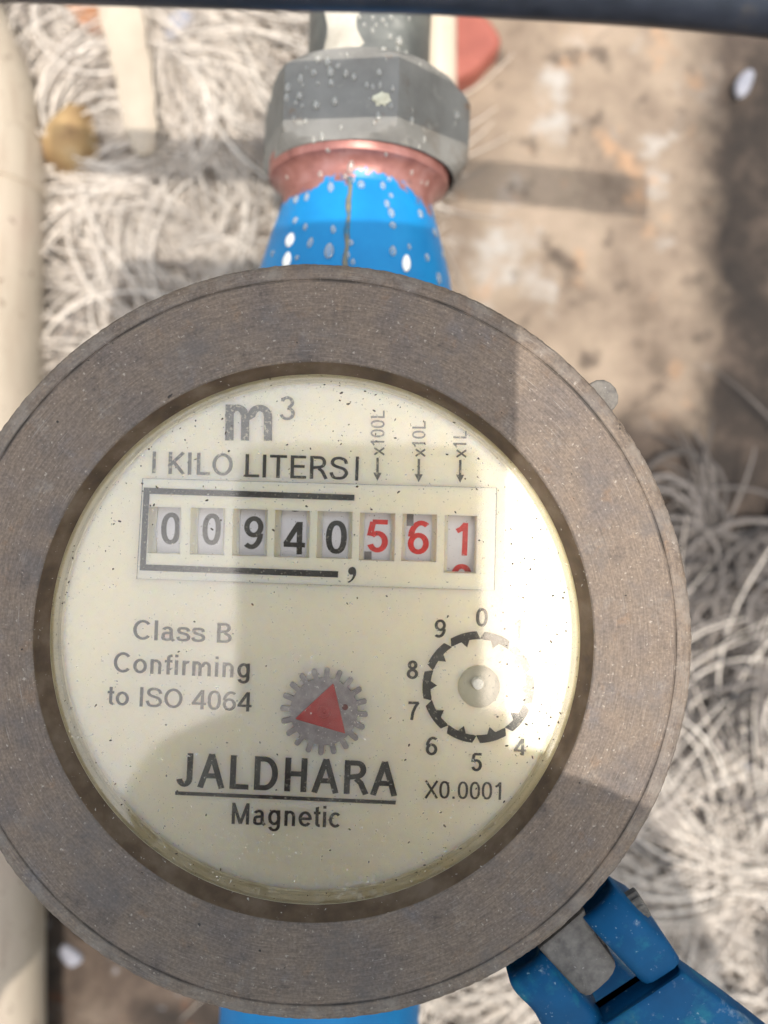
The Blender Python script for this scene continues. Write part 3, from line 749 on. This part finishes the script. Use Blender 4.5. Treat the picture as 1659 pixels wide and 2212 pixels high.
# number wheels
RW = 9.0; ZT = -7.0
digs = [('0', 149, 228, 569, 702, 'ink'), ('0', 320, 396, 573, 704, 'ink'), ('9', 492, 572, 584, 722, 'ink'), ('4', 655, 746, 607, 742, 'ink'), ('0', 832, 919, 602, 741, 'ink'), ('5', 1002, 1090, 598, 735, 'red'), ('6', 1172, 1260, 602, 743, 'red'), ('1', 1368, 1420, 612, 748, 'red')]
def edges(text, w): return layout(text, w)[1:]
for i, ((xa, xb, ya, yb), (ch, da, db, dt, dbt, mk)) in enumerate(zip(win, digs)):
    cxm = L(*c1((xa + xb) / 2, (ya + min(yb, ya + 192)) / 2), ZT)
    wx = L(*c1(xb, ya), ZT)[0] - L(*c1(xa, ya), ZT)[0]
    whl = empty('number_wheel', (cxm[0], cxm[1], ZT - RW)); whl.parent = meter
    mb = MB()
    hw = wx / 2 + .25; nseg = 72
    for s_ in range(nseg):
        a = 2 * math.pi * s_ / nseg
        for x in (-hw, hw): mb.v.append((x, RW * math.sin(a), RW * math.cos(a)))
    for s_ in range(nseg):
        t_ = (s_ + 1) % nseg; mb.f.append((2 * s_, 2 * s_ + 1, 2 * t_ + 1, 2 * t_))
    mb.f.append(tuple(2 * s_ for s_ in range(nseg))); mb.f.append(tuple(2 * s_ + 1 for s_ in range(nseg)))
    fixnormals(mb.build('wheel_rim', M['wheel'], whl, smooth=40))
    def wrap(q, c=cxm):
        y = max(-RW * .95, min(RW * .95, q[1] - c[1]))
        return (q[0] - c[0], y, math.sqrt(RW * RW - y * y) + .05 + (q[2] - ZT))
    mb = MB()
    put(mb, ch, c1(da - 1, dbt), c1(db - 1, dbt + (db - da) * slope), (dbt - dt) * .5208, ZT, .145, mapper=wrap)
    mb.build('numeral', M[mk], whl)
    mb = MB()
    if i == 7:
        put(mb, '0', c1(1350, 925), c1(1441, 928), 141 * .5208, ZT, .145, mapper=wrap)
    if i == 3: put(mb, '3', c1(668, 566), c1(740, 568), 140 * .5208, ZT, .145, mapper=wrap)
    if mb.v: mb.build('numeral', M[mk], whl)
    sq = {5: (992, 1023, 732, 768), 6: (1168, 1197, 575, 626)}.get(i)
    if sq:
        mb = MB(); st = [(sq[0] + (sq[1] - sq[0]) * a, sq[2] + (sq[3] - sq[2]) * b) for b in np.linspace(0, 1, 5) for a in (0, 1)]
        mb.add([wrap((*L(*c1(*p), ZT), ZT + .05)) for p in st], [(2 * k, 2 * k + 1, 2 * k + 3, 2 * k + 2) for k in range(4)])
        mb.build('wheel_mark', M['sqr'], whl)

# printed words
zp = ZD + .02
def word(text, p0, p1, h, f=c1, w=.13, mk='ink', track=.04, name='lettering'):
    mb = MB(); s_ = {c1: .5208, c2: .4557, c3: .3255}[f]
    put(mb, text, f(*p0), f(*p1), h * s_, zp, w, track=track); return mb.build(name, M[mk], dial)
word('m', (414, 271), (610, 273), 149 / .72, w=.125, mk='ink_grey')
word('3', (641, 187), (704, 188), 99, w=.11, mk='ink_grey')
word('I', (112, 407), (126, 407.5), 90, w=.14, mk='ink_grey')
word('KILO', (176, 411), (446, 418), 92, mk='ink_grey', w=.125)
word('LITERS', (498, 423), (925, 435), 95, w=.12)
word('I', (954, 438), (967, 438.5), 100, w=.13)
word('x100L', (1075, 334), (1077, 148), 57, w=.12, mk='ink_grey')
word('x10L', (1245, 340), (1247, 192), 55, w=.12, mk='ink_grey')
word('x1L', (1415, 344), (1417, 232), 55, w=.12, mk='ink_grey')
for (x, ya, yb) in ((1048, 343, 439), (1219, 348, 445), (1391, 352, 447)):
    mb = MB(); quad_print(mb, [(x - 5, ya), (x + 5, ya), (x + 4, yb - 32), (x - 6, yb - 32)], zp); quad_print(mb, [(x - 18, yb - 34), (x + 16, yb - 33), (x - 1, yb)], zp + .008)
    mb.build('arrow_print', M['ink_grey'], dial)
word('Class B', (274, 246), (742, 264), 94, c2, .125)
word('Confirming', (182, 401), (828, 430), 96, c2, .125)
word('to ISO 4064', (152, 556), (836, 589), 92, c2, .125)
word('JALDHARA', (479, 943), (1527, 989), 160, c2, .15, track=.055)
mb = MB(); quad_print(mb, [(475, 966), (1522, 1011), (1520, 1029), (475, 983)], zp, c2); mb.build('underline', M['ink'], dial)
word('Magnetic', (742, 1121), (1255, 1139), 101, c2, .125)
word('X0.0001', (328, 1481), (836, 1493), 117, c3, .12)
for ch, xa, xb, ya, yb, mk in [('0', 669, 748, 219, 341, 'ink'), ('1', 917, 965, 291, 431, 'ink_grey'), ('2', 1116, 1192, 572, 690, 'washed'), ('3', 1105, 1182, 856, 976, 'washed'), ('4', 919, 1000, 1085, 1196, 'ink_grey'), ('5', 636, 709, 1180, 1302, 'ink'), ('6', 336, 413, 1072, 1196, 'ink'), ('7', 219, 293, 839, 962, 'ink'), ('8', 209, 286, 566, 690, 'ink'), ('9', 394, 469, 294, 416, 'ink')]:
    word(ch, (xa, yb), (xb, yb + 2), yb - ya, c3, .14, mk, name='numeral')

# test ring
rc = L(*c3(686, 745), zp); kmm = .3255 / 2.16016 * (CAM - zp) / CAM / PPM
Ro, Ri = 371 * kmm, 318 * kmm
for k in range(10):
    th = math.radians(90 - 2.3 + 2.2) - math.radians(36) * (k + 1); t2 = th + math.radians(36); mid = (th + t2) / 2
    pl = [(Ri + .12, th)] + [(Ro, th + math.radians(4.0) + (t2 - th - math.radians(8)) * q / 8) for q in range(9)] + [(Ri + .12, t2)]
    pl += [(Ri, t2 - (t2 - mid - math.radians(5)) * q / 4) for q in range(1, 5)] + [(Ri - .92, mid)] + [(Ri, mid - math.radians(5) - (mid - math.radians(5) - th) * q / 4) for q in range(0, 5)]
    mb = MB(); poly_holes(mb, [(rc[0] + r * math.cos(a), rc[1] + r * math.sin(a)) for r, a in pl], [], zp)
    mb.build('scale_segment', M['ink'] if k not in (1, 2) else M['ink_grey'], dial)
# cup and spindle
mb = MB(); lathe(mb, [(2.95, ZD - .02), (2.7, ZD - .5), (2.35, ZD - 1.3), (.85, ZD - 1.9), (.75, ZD - 2.5), (.01, ZD - 2.5)], 48, org=(*cupc, 0)); cup = mb.build('spindle_cup', M['cup'], dial, smooth=50)
mb = MB(); lathe(mb, [(.80, -2.4), (.80, -.75), (.72, -.5), (.5, -.42), (.01, -.4)], 32, org=(cupc[0] - .05, cupc[1] + .2, ZD)); mb.build('spindle', M['white'], cup, smooth=50)

# star gear
zg = ZD + .55; kg = .4557 / 2.16016 * (CAM - zg) / CAM / PPM
gc = L(*c2(1180, 588), zg); R1, R2 = 160 * kg, 209 * kg
outl = []
nt = 20; a00 = math.radians(88)
for k in range(nt):
    a = a00 + 2 * math.pi * k / nt; hwid = 12.5 * kg
    ca, sa = math.cos(a), math.sin(a)
    for (r, s_) in ((R1, -hwid), (R2 - hwid * .8, -hwid), (R2 - hwid * .25, -hwid * .75), (R2, 0), (R2 - hwid * .25, hwid * .75), (R2 - hwid * .8, hwid), (R1, hwid)):
        outl.append((gc[0] + ca * r - sa * s_, gc[1] + sa * r + ca * s_))
mb = MB(); prism(mb, outl, zg - .4, zg, .05); gear = fixnormals(mb.build('star_gear', M['gear'], meter, smooth=35))
mb = MB(); tri = [L(*c2(x, y), zg + .3) for x, y in [(1222, 457), (1216, 462), (1050, 616), (1045, 622), (1052, 627), (1270, 690), (1280, 693), (1278, 680), (1228, 466)]]
prism(mb, tri, zg - .05, zg + .3, .08); trio = fixnormals(mb.build('red_triangle', M['redp'], gear, smooth=35))
mb = MB(); lathe(mb, [(.95, zg + .29), (.92, zg + .36), (.78, zg + .38), (.72, zg + .31)], 32, org=(*L(*c2(1182, 590), zg + .3), 0)); lathe(mb, [(.28, zg + .3), (.2, zg + .42), (.01, zg + .45)], 20, org=(*L(*c2(1182, 590), zg + .3), 0)); mb.build('hub_boss', M['redp'], gear, smooth=60)
mb = MB(); lathe(mb, [(.42, zg + .02), (.36, zg + .03), (.01, zg + .015)], 24, org=(*L(*c2(1280, 567), zg), 0)); mb.build('gear_hole', M['pit'], gear, smooth=50)

# body -----------------------------------------------------------------
za = -37.0; bx0 = 2.0
mb = MB(); lathe(mb, [(43.5, -15.2), (43.5, -24), (40, -40), (30, -52), (.01, -56)], 96); body = mb.build('body_shell', M['blue'], meter, smooth=50)
mb = MB(); lathe(mb, [(22, 30), (19.5, 44), (17.4, 54), (16.6, 59), (15.2, 64), (13.8, 68.5), (13.1, 71.2)], 64, 'Y', (bx0, 0, za)); body = mb.build('outlet_neck', M['copper'], meter, smooth=60)
mb = MB(); lathe(mb, [(13.12, 71.0), (13.3, 72.3), (13.9, 73.6), (14.8, 74.4), (15.5, 74.7), (15.75, 75.2), (15.75, 77.5), (13, 77.6)], 72, 'Y', (bx0, 0, za)); mb.build('copper_spigot', M['copper'], meter, smooth=40)
mb = MB(); lathe(mb, [(17.4, -100), (17.4, -60), (20, -44), (22, -30)], 64, 'Y', (bx0 - 1.2, 0, za)); mb.build('inlet_neck', M['blue'], meter, smooth=60)
# casting seam on the neck
mb = MB(); sv = []
prn = [(30, 22), (44, 19.5), (54, 17.4), (59, 16.6), (64, 15.2), (68.5, 13.8), (71.0, 13.12)]
ps = []
for y in np.linspace(40, 71.0, 24):
    r = np.interp(y, [p[0] for p in prn], [p[1] for p in prn]); off = -.6 + .12 * math.sin(y * 1.3)
    ps.append((bx0 + off - .2, y, za + math.sqrt(r * r - off * off) - .10))
tube(mb, ps, lambda i: .42 + .10 * math.sin(i * 1.7), 8); mb.build('casting_seam', M['seam'], meter, smooth=60)

# lid hinge knuckles and the start of the opened lid
lid = empty('open_lid', (*L(*c4(900, 900), 0), 0)); lid.parent = meter
lo_ = Vector(L(*c4(900, 900), 0))
def loft(mb, left, right, zs, zbot0, bev=.7, wob=0.0):
    secs = []
    for si, (l, r, z) in enumerate(zip(left, right, zs)):
        zbot = max(zbot0, z - 1.8 - 1.1 * si) if zbot0 < -11 else zbot0
        a = Vector(L(*c4(*l), z)) - lo_; b = Vector(L(*c4(*r), z)) - lo_; d = (b - a).normalized()
        w_ = rnd.uniform(-wob, wob)
        secs.append([(*a, zbot), (*a, z - bev), (*(a + d * bev * .35), z - bev * .3), (*(a + d * bev), z), (*(a.lerp(b, .5)), z + .08 + w_), (*(b - d * bev), z), (*(b - d * bev * .35), z - bev * .3), (*b, z - bev), (*b, zbot)])
    b0 = len(mb.v); m = 9
    for s_ in secs: mb.v += s_
    for i in range(len(secs) - 1):
        for k in range(m):
            k2 = (k + 1) % m; mb.f.append((b0 + i * m + k, b0 + (i + 1) * m + k, b0 + (i + 1) * m + k2, b0 + i * m + k2))
    mb.f.append(tuple(b0 + k for k in range(m))); mb.f.append(tuple(b0 + (len(secs) - 1) * m + k for k in reversed(range(m))))
    return mb
def ladder(pts, sub=3): return smooth_pts(pts, sub=sub)
zprof = [-4.2, -1.5, .3, .85, .2, -.7, -1.6]
zs = [p[0] for p in smooth_pts([(z,) for z in zprof], sub=3)]
A2l = ladder([(605, 378), (620, 405), (690, 490), (770, 575), (840, 650), (900, 715), (962, 778)])
A2r = ladder([(765, 234), (800, 236), (880, 320), (975, 415), (1065, 495), (1120, 555), (1175, 640)])
mb = MB(); loft(mb, A2l, A2r, zs, -12, 1.3, .04); fixnormals(mb.build('hinge_knuckle', M['blue2'], lid, smooth=60))
A1l = ladder([(210, 690), (203, 725), (205, 775), (245, 845), (335, 935), (380, 1010), (420, 1080)])
A1r = ladder([(368, 585), (385, 605), (450, 690), (530, 785), (620, 870), (680, 930), (742, 990)])
mb = MB(); loft(mb, A1l, A1r, [z - .4 for z in zs], -12, 1.3, .04); fixnormals(mb.build('hinge_knuckle', M['blue2'], lid, smooth=60))
# lid plate
Pl = [(735, 985), (720, 1000), (690, 1060), (560, 1300), (400, 1700)]; Pr = [(1165, 690), (1178, 698), (1290, 775), (1600, 1000), (2300, 1550)]
mb = MB(); loft(mb, ladder(Pl), ladder(Pr), [p[0] for p in smooth_pts([(-2.6,), (-1.0,), (-.9,), (-1.2,), (-2.0,)], sub=3)], -6, .7, .03); fixnormals(mb.build('lid_plate', M['blue2'], lid, smooth=60))
mb = MB(); q = [Vector(L(*c4(*p), -22)) - lo_ for p in [(380, 640), (640, 470), (1010, 840), (800, 1060)]]
prism(mb, [tuple(p) for p in q], -26, -22, .2); fixnormals(mb.build('added_gap_floor', M['blue2'], lid, smooth=40))  # added floor, set deep so that the hinge gap turns dark
# knurled hinge pin
pa = Vector((*(Vector(L(*c4(430, 615), -5.2)) - lo_), -5.4)); pb = Vector((*(Vector(L(*c4(950, 288), -4.6)) - lo_), -4.6))
d = (pb - pa).normalized(); e1 = d.cross(Vector((0, 0, 1))).normalized(); e2 = e1.cross(d)
mb = MB(); nn = 44; rr = 1.9
for p in (pa, pb - d * .15, pb):
    for k in range(nn):
        r = (rr + (.14 if k % 4 < 2 else -.10)) * (1 if p is not pb else .92); a = 2 * math.pi * k / nn
        mb.v.append(tuple(p + e1 * math.cos(a) * r + e2 * math.sin(a) * r))
for i in range(2):
    for k in range(nn):
        k2 = (k + 1) % nn; mb.f.append((i * nn + k, i * nn + k2, (i + 1) * nn + k2, (i + 1) * nn + k))
mb.f.append(tuple(2 * nn + k for k in range(nn)))
fixnormals(mb.build('hinge_pin', M['lug'], lid, smooth=30))

# grit lying on the glass -------------------------------------------------
def specks(name, mat, n, lo, hi, seed, bias):
    R = random.Random(seed); mb = MB(); c = 0
    while c < n:
        a = R.uniform(0, 2 * math.pi); r = 35 * math.sqrt(R.random()); x, y = r * math.cos(a), r * math.sin(a)
        if R.random() > bias(x, y, r): continue
        s_ = lo + (hi - lo) * R.random() ** 4; z = -2.6 if r < 31 else -2.63; t_ = R.uniform(0, 3.14); st = R.uniform(1, 2.2)
        pts = []
        for k in range(5):
            b_ = 2 * math.pi * k / 5; q = s_ * R.uniform(.7, 1.2); px, py = math.cos(b_) * q * st, math.sin(b_) * q
            pts.append((x + px * math.cos(t_) - py * math.sin(t_), y + px * math.sin(t_) + py * math.cos(t_), z))
        mb.add(pts + [(x, y, z + s_ * .7)], [(k, (k + 1) % 5, 5) for k in range(5)]); c += 1
    return mb.build(name, mat, meter, kind='stuff')
M['dirt_shade'] = simple('dark_grit', [(.3, (.03, .022, .016)), (.7, (.09, .065, .045))], 900, .9)
M['dirt_shade2'] = simple('pale_grit', [(.3, (.55, .47, .36)), (.7, (.72, .66, .56))], 900, .9)
def bias(x, y, r):
    b = .04 + .5 * max(0, (r - 22) / 13) ** 2 * (1 + .9 * math.sin(math.atan2(y, x) * 5 + 1)) + .25 * max(0, math.sin(x * .31 + 1) * math.sin(y * .27 + 2) - .35)
    if y > 14: b += .16
    if x > 25 and y > -16: b += .8
    return b
specks('dark_grit', M['dirt_shade'], 1300, .025, .15, 11, bias)
specks('pale_grit', M['dirt_shade2'], 1200, .02, .095, 12, lambda x, y, r: .4 + .4 * (r / 35) ** 3)

# ================================================================ UNION NUT AND STEEL PIPE
nx, ny = P(786, 300, za)
axis_x = -3.5
nut = empty('union_nut', (axis_x, 66.5, G + za), ROT); tag(nut, 'grey galvanised hexagonal union nut joining meter and steel pipe', 'nut')
mb = MB(); R = 18.6; Rin = R * math.cos(math.pi / 6); nh = 120
ys = [(-7.6, 'c2'), (-7.6, 'c'), (-6.9, 'm'), (-5.0, 'f'), (4.0, 'f'), (5.6, 'm'), (6.6, 'c'), (6.6, 'c2')]
def hexr(a):
    b = (a - math.radians(72)) % (math.pi / 3); b -= math.pi / 6
    return Rin / math.cos(b)
prof_n = []
for yy, kind in [(-7.0, 15.9), (-8.0, 15.95), (-8.0, 16.3), (-7.2, 17.3), (-6.2, 18.1), (-5.2, 18.7), (4.2, 18.7), (5.2, 17.9), (6.4, 16.4), (7.4, 14.5), (7.4, 11.0)]:
    prof_n.append((yy, kind))
for i in range(nh):
    a = 2 * math.pi * i / nh + math.radians(72)
    for yy, rr in prof_n:
        r = min(rr, hexr(a)); mb.v.append((r * math.cos(a), yy, r * math.sin(a)))
m = len(prof_n)
for i in range(nh):
    j = (i + 1) % nh
    for k in range(m - 1): mb.f.append((i * m + k, j * m + k, j * m + k + 1, i * m + k + 1))
nb = fixnormals(mb.build('nut_body', M['nut'], nut, smooth=28))
sp = empty('steel_pipe', (axis_x + .6, 74, G + za), ROT); tag(sp, 'short grey galvanised steel pipe with pale patch above the nut', 'pipe')
mb = MB(); lathe(mb, [(10.7, -2), (10.7, 60)], 64, 'Y'); sw = mb.build('pipe_wall', M['steel'], sp, smooth=60)
mb = MB(); na, ny_ = 14, 26
for j in range(ny_ + 1):
    y = -.6 + j * 1.1
    a0 = math.radians(132 + 2.5 * math.sin(j * .8)); a1 = math.radians(92 + 9 * min(1, j / 9) + 3 * math.sin(j * 1.3) + rnd.uniform(-2, 2))
    for i in range(na + 1):
        a = a0 + (a1 - a0) * i / na; rr_ = 10.68 + .14 * math.sin(math.pi * i / na) ** .5
        mb.v.append((rr_ * math.cos(a), y, rr_ * math.sin(a)))
mb.f = [(j * (na + 1) + i, j * (na + 1) + i + 1, (j + 1) * (na + 1) + i + 1, (j + 1) * (na + 1) + i) for j in range(ny_) for i in range(na)]
mb.build('pale_patch', M['patch'], sp, smooth=60)['label'] = 'cream patch on the steel pipe'  # thin cream shell over the upper left of the pipe wall

# ================================================================ PHOTOGRAPHER'S PHONE (above the lens; seen mirrored in the glass, shades the dial)
ph = empty('smartphone', (-5, -58, G + 116)); tag(ph, 'gold phone held over the meter, mirrored in its glass', 'phone')
def rrect(x0, x1, y0, y1, r, n=8):
    out = []
    for cx, cy, a0 in ((x1 - r, y1 - r, 0), (x0 + r, y1 - r, 90), (x0 + r, y0 + r, 180), (x1 - r, y0 + r, 270)):
        out += [(cx + r * math.cos(math.radians(a0 + 90 * k / n)), cy + r * math.sin(math.radians(a0 + 90 * k / n))) for k in range(n + 1)]
    return out
mb = MB(); prism(mb, rrect(-36, 33, -78, 78, 6), 0, 8, .8)
poly_holes(mb, rrect(-36, 33, -78, 78, 6), [], 0.0); fixnormals(mb.build('phone_shell', M['phone'], ph, smooth=40))
mb = MB(); prism(mb, rrect(-14, 10, 48, 73, 5), -1.5, -.05, 0); fixnormals(mb.build('lens_island', M['glassblack'], ph, smooth=40))

def hand(mirror, label):
    J = []; E = []; RAD = []
    def chain(start, pts):
        prev = start
        for x, y, z, r in pts:
            x = x if not mirror else -10 - x
            J.append((x * S, y * S, (z + G) * S)); RAD.append(r * S)
            if prev is not None: E.append((prev, len(J) - 1))
            prev = len(J) - 1
        return prev
    wrist = chain(None, [(84, -176, 120, 24), (72, -142, 120, 24), (66, -116, 119, 21)])
    for f in ([(62, -92, 117, 10), (48, -69, 110, 9), (30, -60, 105, 9.5), (15, -59, 104, 7.5)], [(62, -102, 117, 10), (46, -84, 110, 11), (26, -77, 105, 10.5), (8, -77, 104, 7.5)],
              [(62, -113, 117, 10), (46, -102, 110, 9), (27, -97, 105, 8.5), (10, -96, 104, 7.5)], [(63, -124, 117, 9), (48, -118, 111, 8), (31, -115, 106, 7.5), (17, -114, 105, 6.5)],
              [(56, -112, 129, 11), (44, -92, 135, 10), (34, -72, 135, 8)]): chain(wrist, f)
    chain(0, [(100, -230, 122, 28), (122, -300, 126, 34)])
    me = bpy.data.meshes.new('hand'); me.from_pydata(J, E, []); me.materials.append(M['skin'])
    o = bpy.data.objects.new('hand', me); COL.objects.link(o)
    sk = o.modifiers.new('skin', 'SKIN'); sk.use_smooth_shade = True
    for v, r in zip(me.skin_vertices[0].data, RAD): v.radius = (r, r)
    me.skin_vertices[0].data[0].use_root = True
    ss = o.modifiers.new('subd', 'SUBSURF'); ss.levels = 1; ss.render_levels = 1
    tag(o, label, 'hand')
hand(False, 'right hand gripping the phone over the hinge side of the meter')
hand(True, 'left hand gripping the phone over the left side of the meter')

# ================================================================ WATER DROPS
bpy.context.view_layer.update()
trees = []
dg = bpy.context.evaluated_depsgraph_get()
for o, nm in ((nb, 'grey nut'), (sw, 'steel pipe')) + tuple((c, 'blue neck' if 'neck' in c.name else 'copper spigot') for c in meter.children if c.name in ('outlet_neck', 'copper_spigot')):
    mw = o.matrix_world; vs = [mw @ v.co for v in o.data.vertices]
    trees.append((BVHTree.FromPolygons(vs, [tuple(p.vertices) for p in o.data.polygons]), nm))
dl = [(660, 100, 22), (740, 105, 22), (800, 120, 16), (850, 100, 18), (690, 150, 16), (760, 150, 14), (740, 185, 20), (820, 150, 16), (960, 110, 18), (845, 220, 16), (930, 60, 15),
      (585, 330, 20), (410, 360, 26), (470, 375, 28), (530, 400, 22), (340, 410, 16), (385, 440, 28), (485, 435, 28), (578, 445, 24), (628, 465, 22), (305, 475, 24), (490, 500, 30), (408, 505, 20), (230, 530, 28), (320, 515, 16), (300, 580, 26), (220, 590, 22), (275, 620, 22), (400, 635, 28), (512, 610, 32), (315, 640, 18), (805, 300, 34), (900, 250, 28), (890, 300, 26), (705, 515, 26), (740, 525, 18), (780, 440, 26), (785, 515, 22), (860, 535, 22), (720, 600, 16), (850, 640, 16), (775, 700, 32), (750, 740, 18), (265, 715, 18), (335, 730, 20), (548, 770, 26), (435, 825, 24), (385, 845, 22), (975, 730, 26), (980, 665, 16), (1050, 840, 28), (1245, 700, 26), (1235, 745, 18), (1018, 885, 14), (1025, 390, 18), (940, 320, 16), (820, 360, 14),
      (470, 905, 22), (820, 930, 22), (610, 1010, 30), (575, 1065, 20), (625, 1085, 20), (800, 1120, 28), (840, 1080, 22), (1035, 1100, 16), (1065, 1105, 16), (975, 1040, 18), (425, 1050, 26), (670, 1115, 32), (488, 1130, 26), (225, 1070, 16),
      (345, 1190, 28), (280, 1205, 26), (850, 1180, 28), (825, 1230, 28), (850, 1285, 30), (275, 1330, 32), (335, 1370, 26), (503, 1385, 34), (245, 1450, 48), (365, 1465, 30), (478, 1515, 40), (607, 1465, 28), (590, 1540, 28), (620, 1580, 20), (1025, 1290, 28), (860, 1515, 32), (860, 1360, 24), (940, 1590, 60), (1065, 1555, 26), (1110, 1405, 26), (1160, 1540, 28), (225, 1570, 50), (140, 1530, 22), (285, 1555, 18), (1135, 1680, 34), (960, 1490, 18)]
camp = Vector((0, 0, (CAM + G) * S)); protos = {}
for k, (x, y, s_) in enumerate(dl):
    ux, uy = (1000 + x * .6631) / 4, y * .6631 / 4
    dirv = Vector(((ux - 384) / PPM, (512 - uy) / PPM, -CAM)).normalized()
    best = None
    for tr_, nm in trees:
        hit = tr_.ray_cast(camp, dirv)
        if hit[0] and (best is None or hit[3] < best[0][3]): best = (hit, nm)
    if not best: continue
    (hp, nrm, _, dist), nm = best
    if nrm.dot(dirv) > 0: nrm = -nrm
    rad = rnd.uniform(.75, 1.25) * s_ * .6631 / 4 / 2 / (PPM * CAM / (dist * 1000 * -dirv.z)) * 1.45
    big = s_ >= 44
    if 'd' not in protos:
        bm = bmesh.new(); bmesh.ops.create_uvsphere(bm, u_segments=14, v_segments=8, radius=1)
        for v in bm.verts:
            f = 1 - .28 * max(0, v.co.y) ** 1.3       # teardrop: narrower towards +Y
            v.co.x *= f; v.co.y *= 1.2; v.co.z *= .8
        me = bpy.data.meshes.new('water_drop'); bm.to_mesh(me); bm.free(); me.materials.append(M['drop'])
        for p in me.polygons: p.use_smooth = True
        protos['d'] = bpy.data.objects.new('water_drop', me); o = protos['d']
    else: o = protos['d'].copy()
    COL.objects.link(o)
    if big:
        if 'm' not in protos:
            protos['m'] = o.data.copy(); protos['m'].materials[0] = M['whitened']
        o.data = protos['m']
    yv = Vector((rnd.uniform(-.15, .15), 1, 0)); yv = (yv - nrm * yv.dot(nrm)).normalized(); xv = yv.cross(nrm)
    mt = Matrix((xv, yv, nrm)).transposed().to_4x4(); r = rad * S
    o.matrix_world = Matrix.Translation(hp + nrm * r * .12) @ mt @ Matrix.Diagonal((r * rnd.uniform(.75, 1.05), r * rnd.uniform(.9, 1.35), r * rnd.uniform(.5, .8), 1))
    lab = {(940, 1590): 'largest white drop, on the blue neck right of the seam at the ring', (245, 1450): 'big pale drop near the left flank of the blue neck', (225, 1570): 'big pale drop at the left foot of the blue neck touching the ring', (805, 300): 'largest drop on the top chamfer of the nut', (1245, 700): 'lone drop near the right corner of the grey nut', (478, 1515): 'long drop on the blue neck midway between left flank and seam'}.get((x, y), 'clear water drop clinging to the ' + nm)
    tag(o, lab, 'water drop', 'water drops on the ' + nm)

# added cream lump, a painted sun glint on the front face of the nut
ux, uy = (1000 + 795 * .6631) / 4, 600 * .6631 / 4
dirv = Vector(((ux - 384) / PPM, (512 - uy) / PPM, -CAM)).normalized()
hit = trees[0][0].ray_cast(camp, dirv); hp, nrm = hit[0], hit[1]
if nrm.dot(dirv) > 0: nrm = -nrm
xv = nrm.cross(Vector((0, 1, 0))).normalized(); yv = nrm.cross(xv)
bm = bmesh.new(); bmesh.ops.create_icosphere(bm, subdivisions=3, radius=1)
for v in bm.verts:
    c = v.co; f = 1 + .28 * math.sin(c.x * 5 + 1) * math.sin(c.y * 4) + .15 * math.sin(c.x * 9 + c.y * 11) + rnd.uniform(-.06, .06)
    v.co = Vector((c.x * f * 1.35, c.y * f * 1.0, c.z * .35)) * S
me = bpy.data.meshes.new('cream_glint'); bm.to_mesh(me); bm.free(); me.materials.append(M['glint'])
o = bpy.data.objects.new('cream_glint', me); COL.objects.link(o)
o.matrix_world = Matrix.Translation(hp) @ Matrix((xv, yv, nrm)).transposed().to_4x4()
tag(o, 'rough cream lump standing in for a sun glint on the grey nut', 'glint')
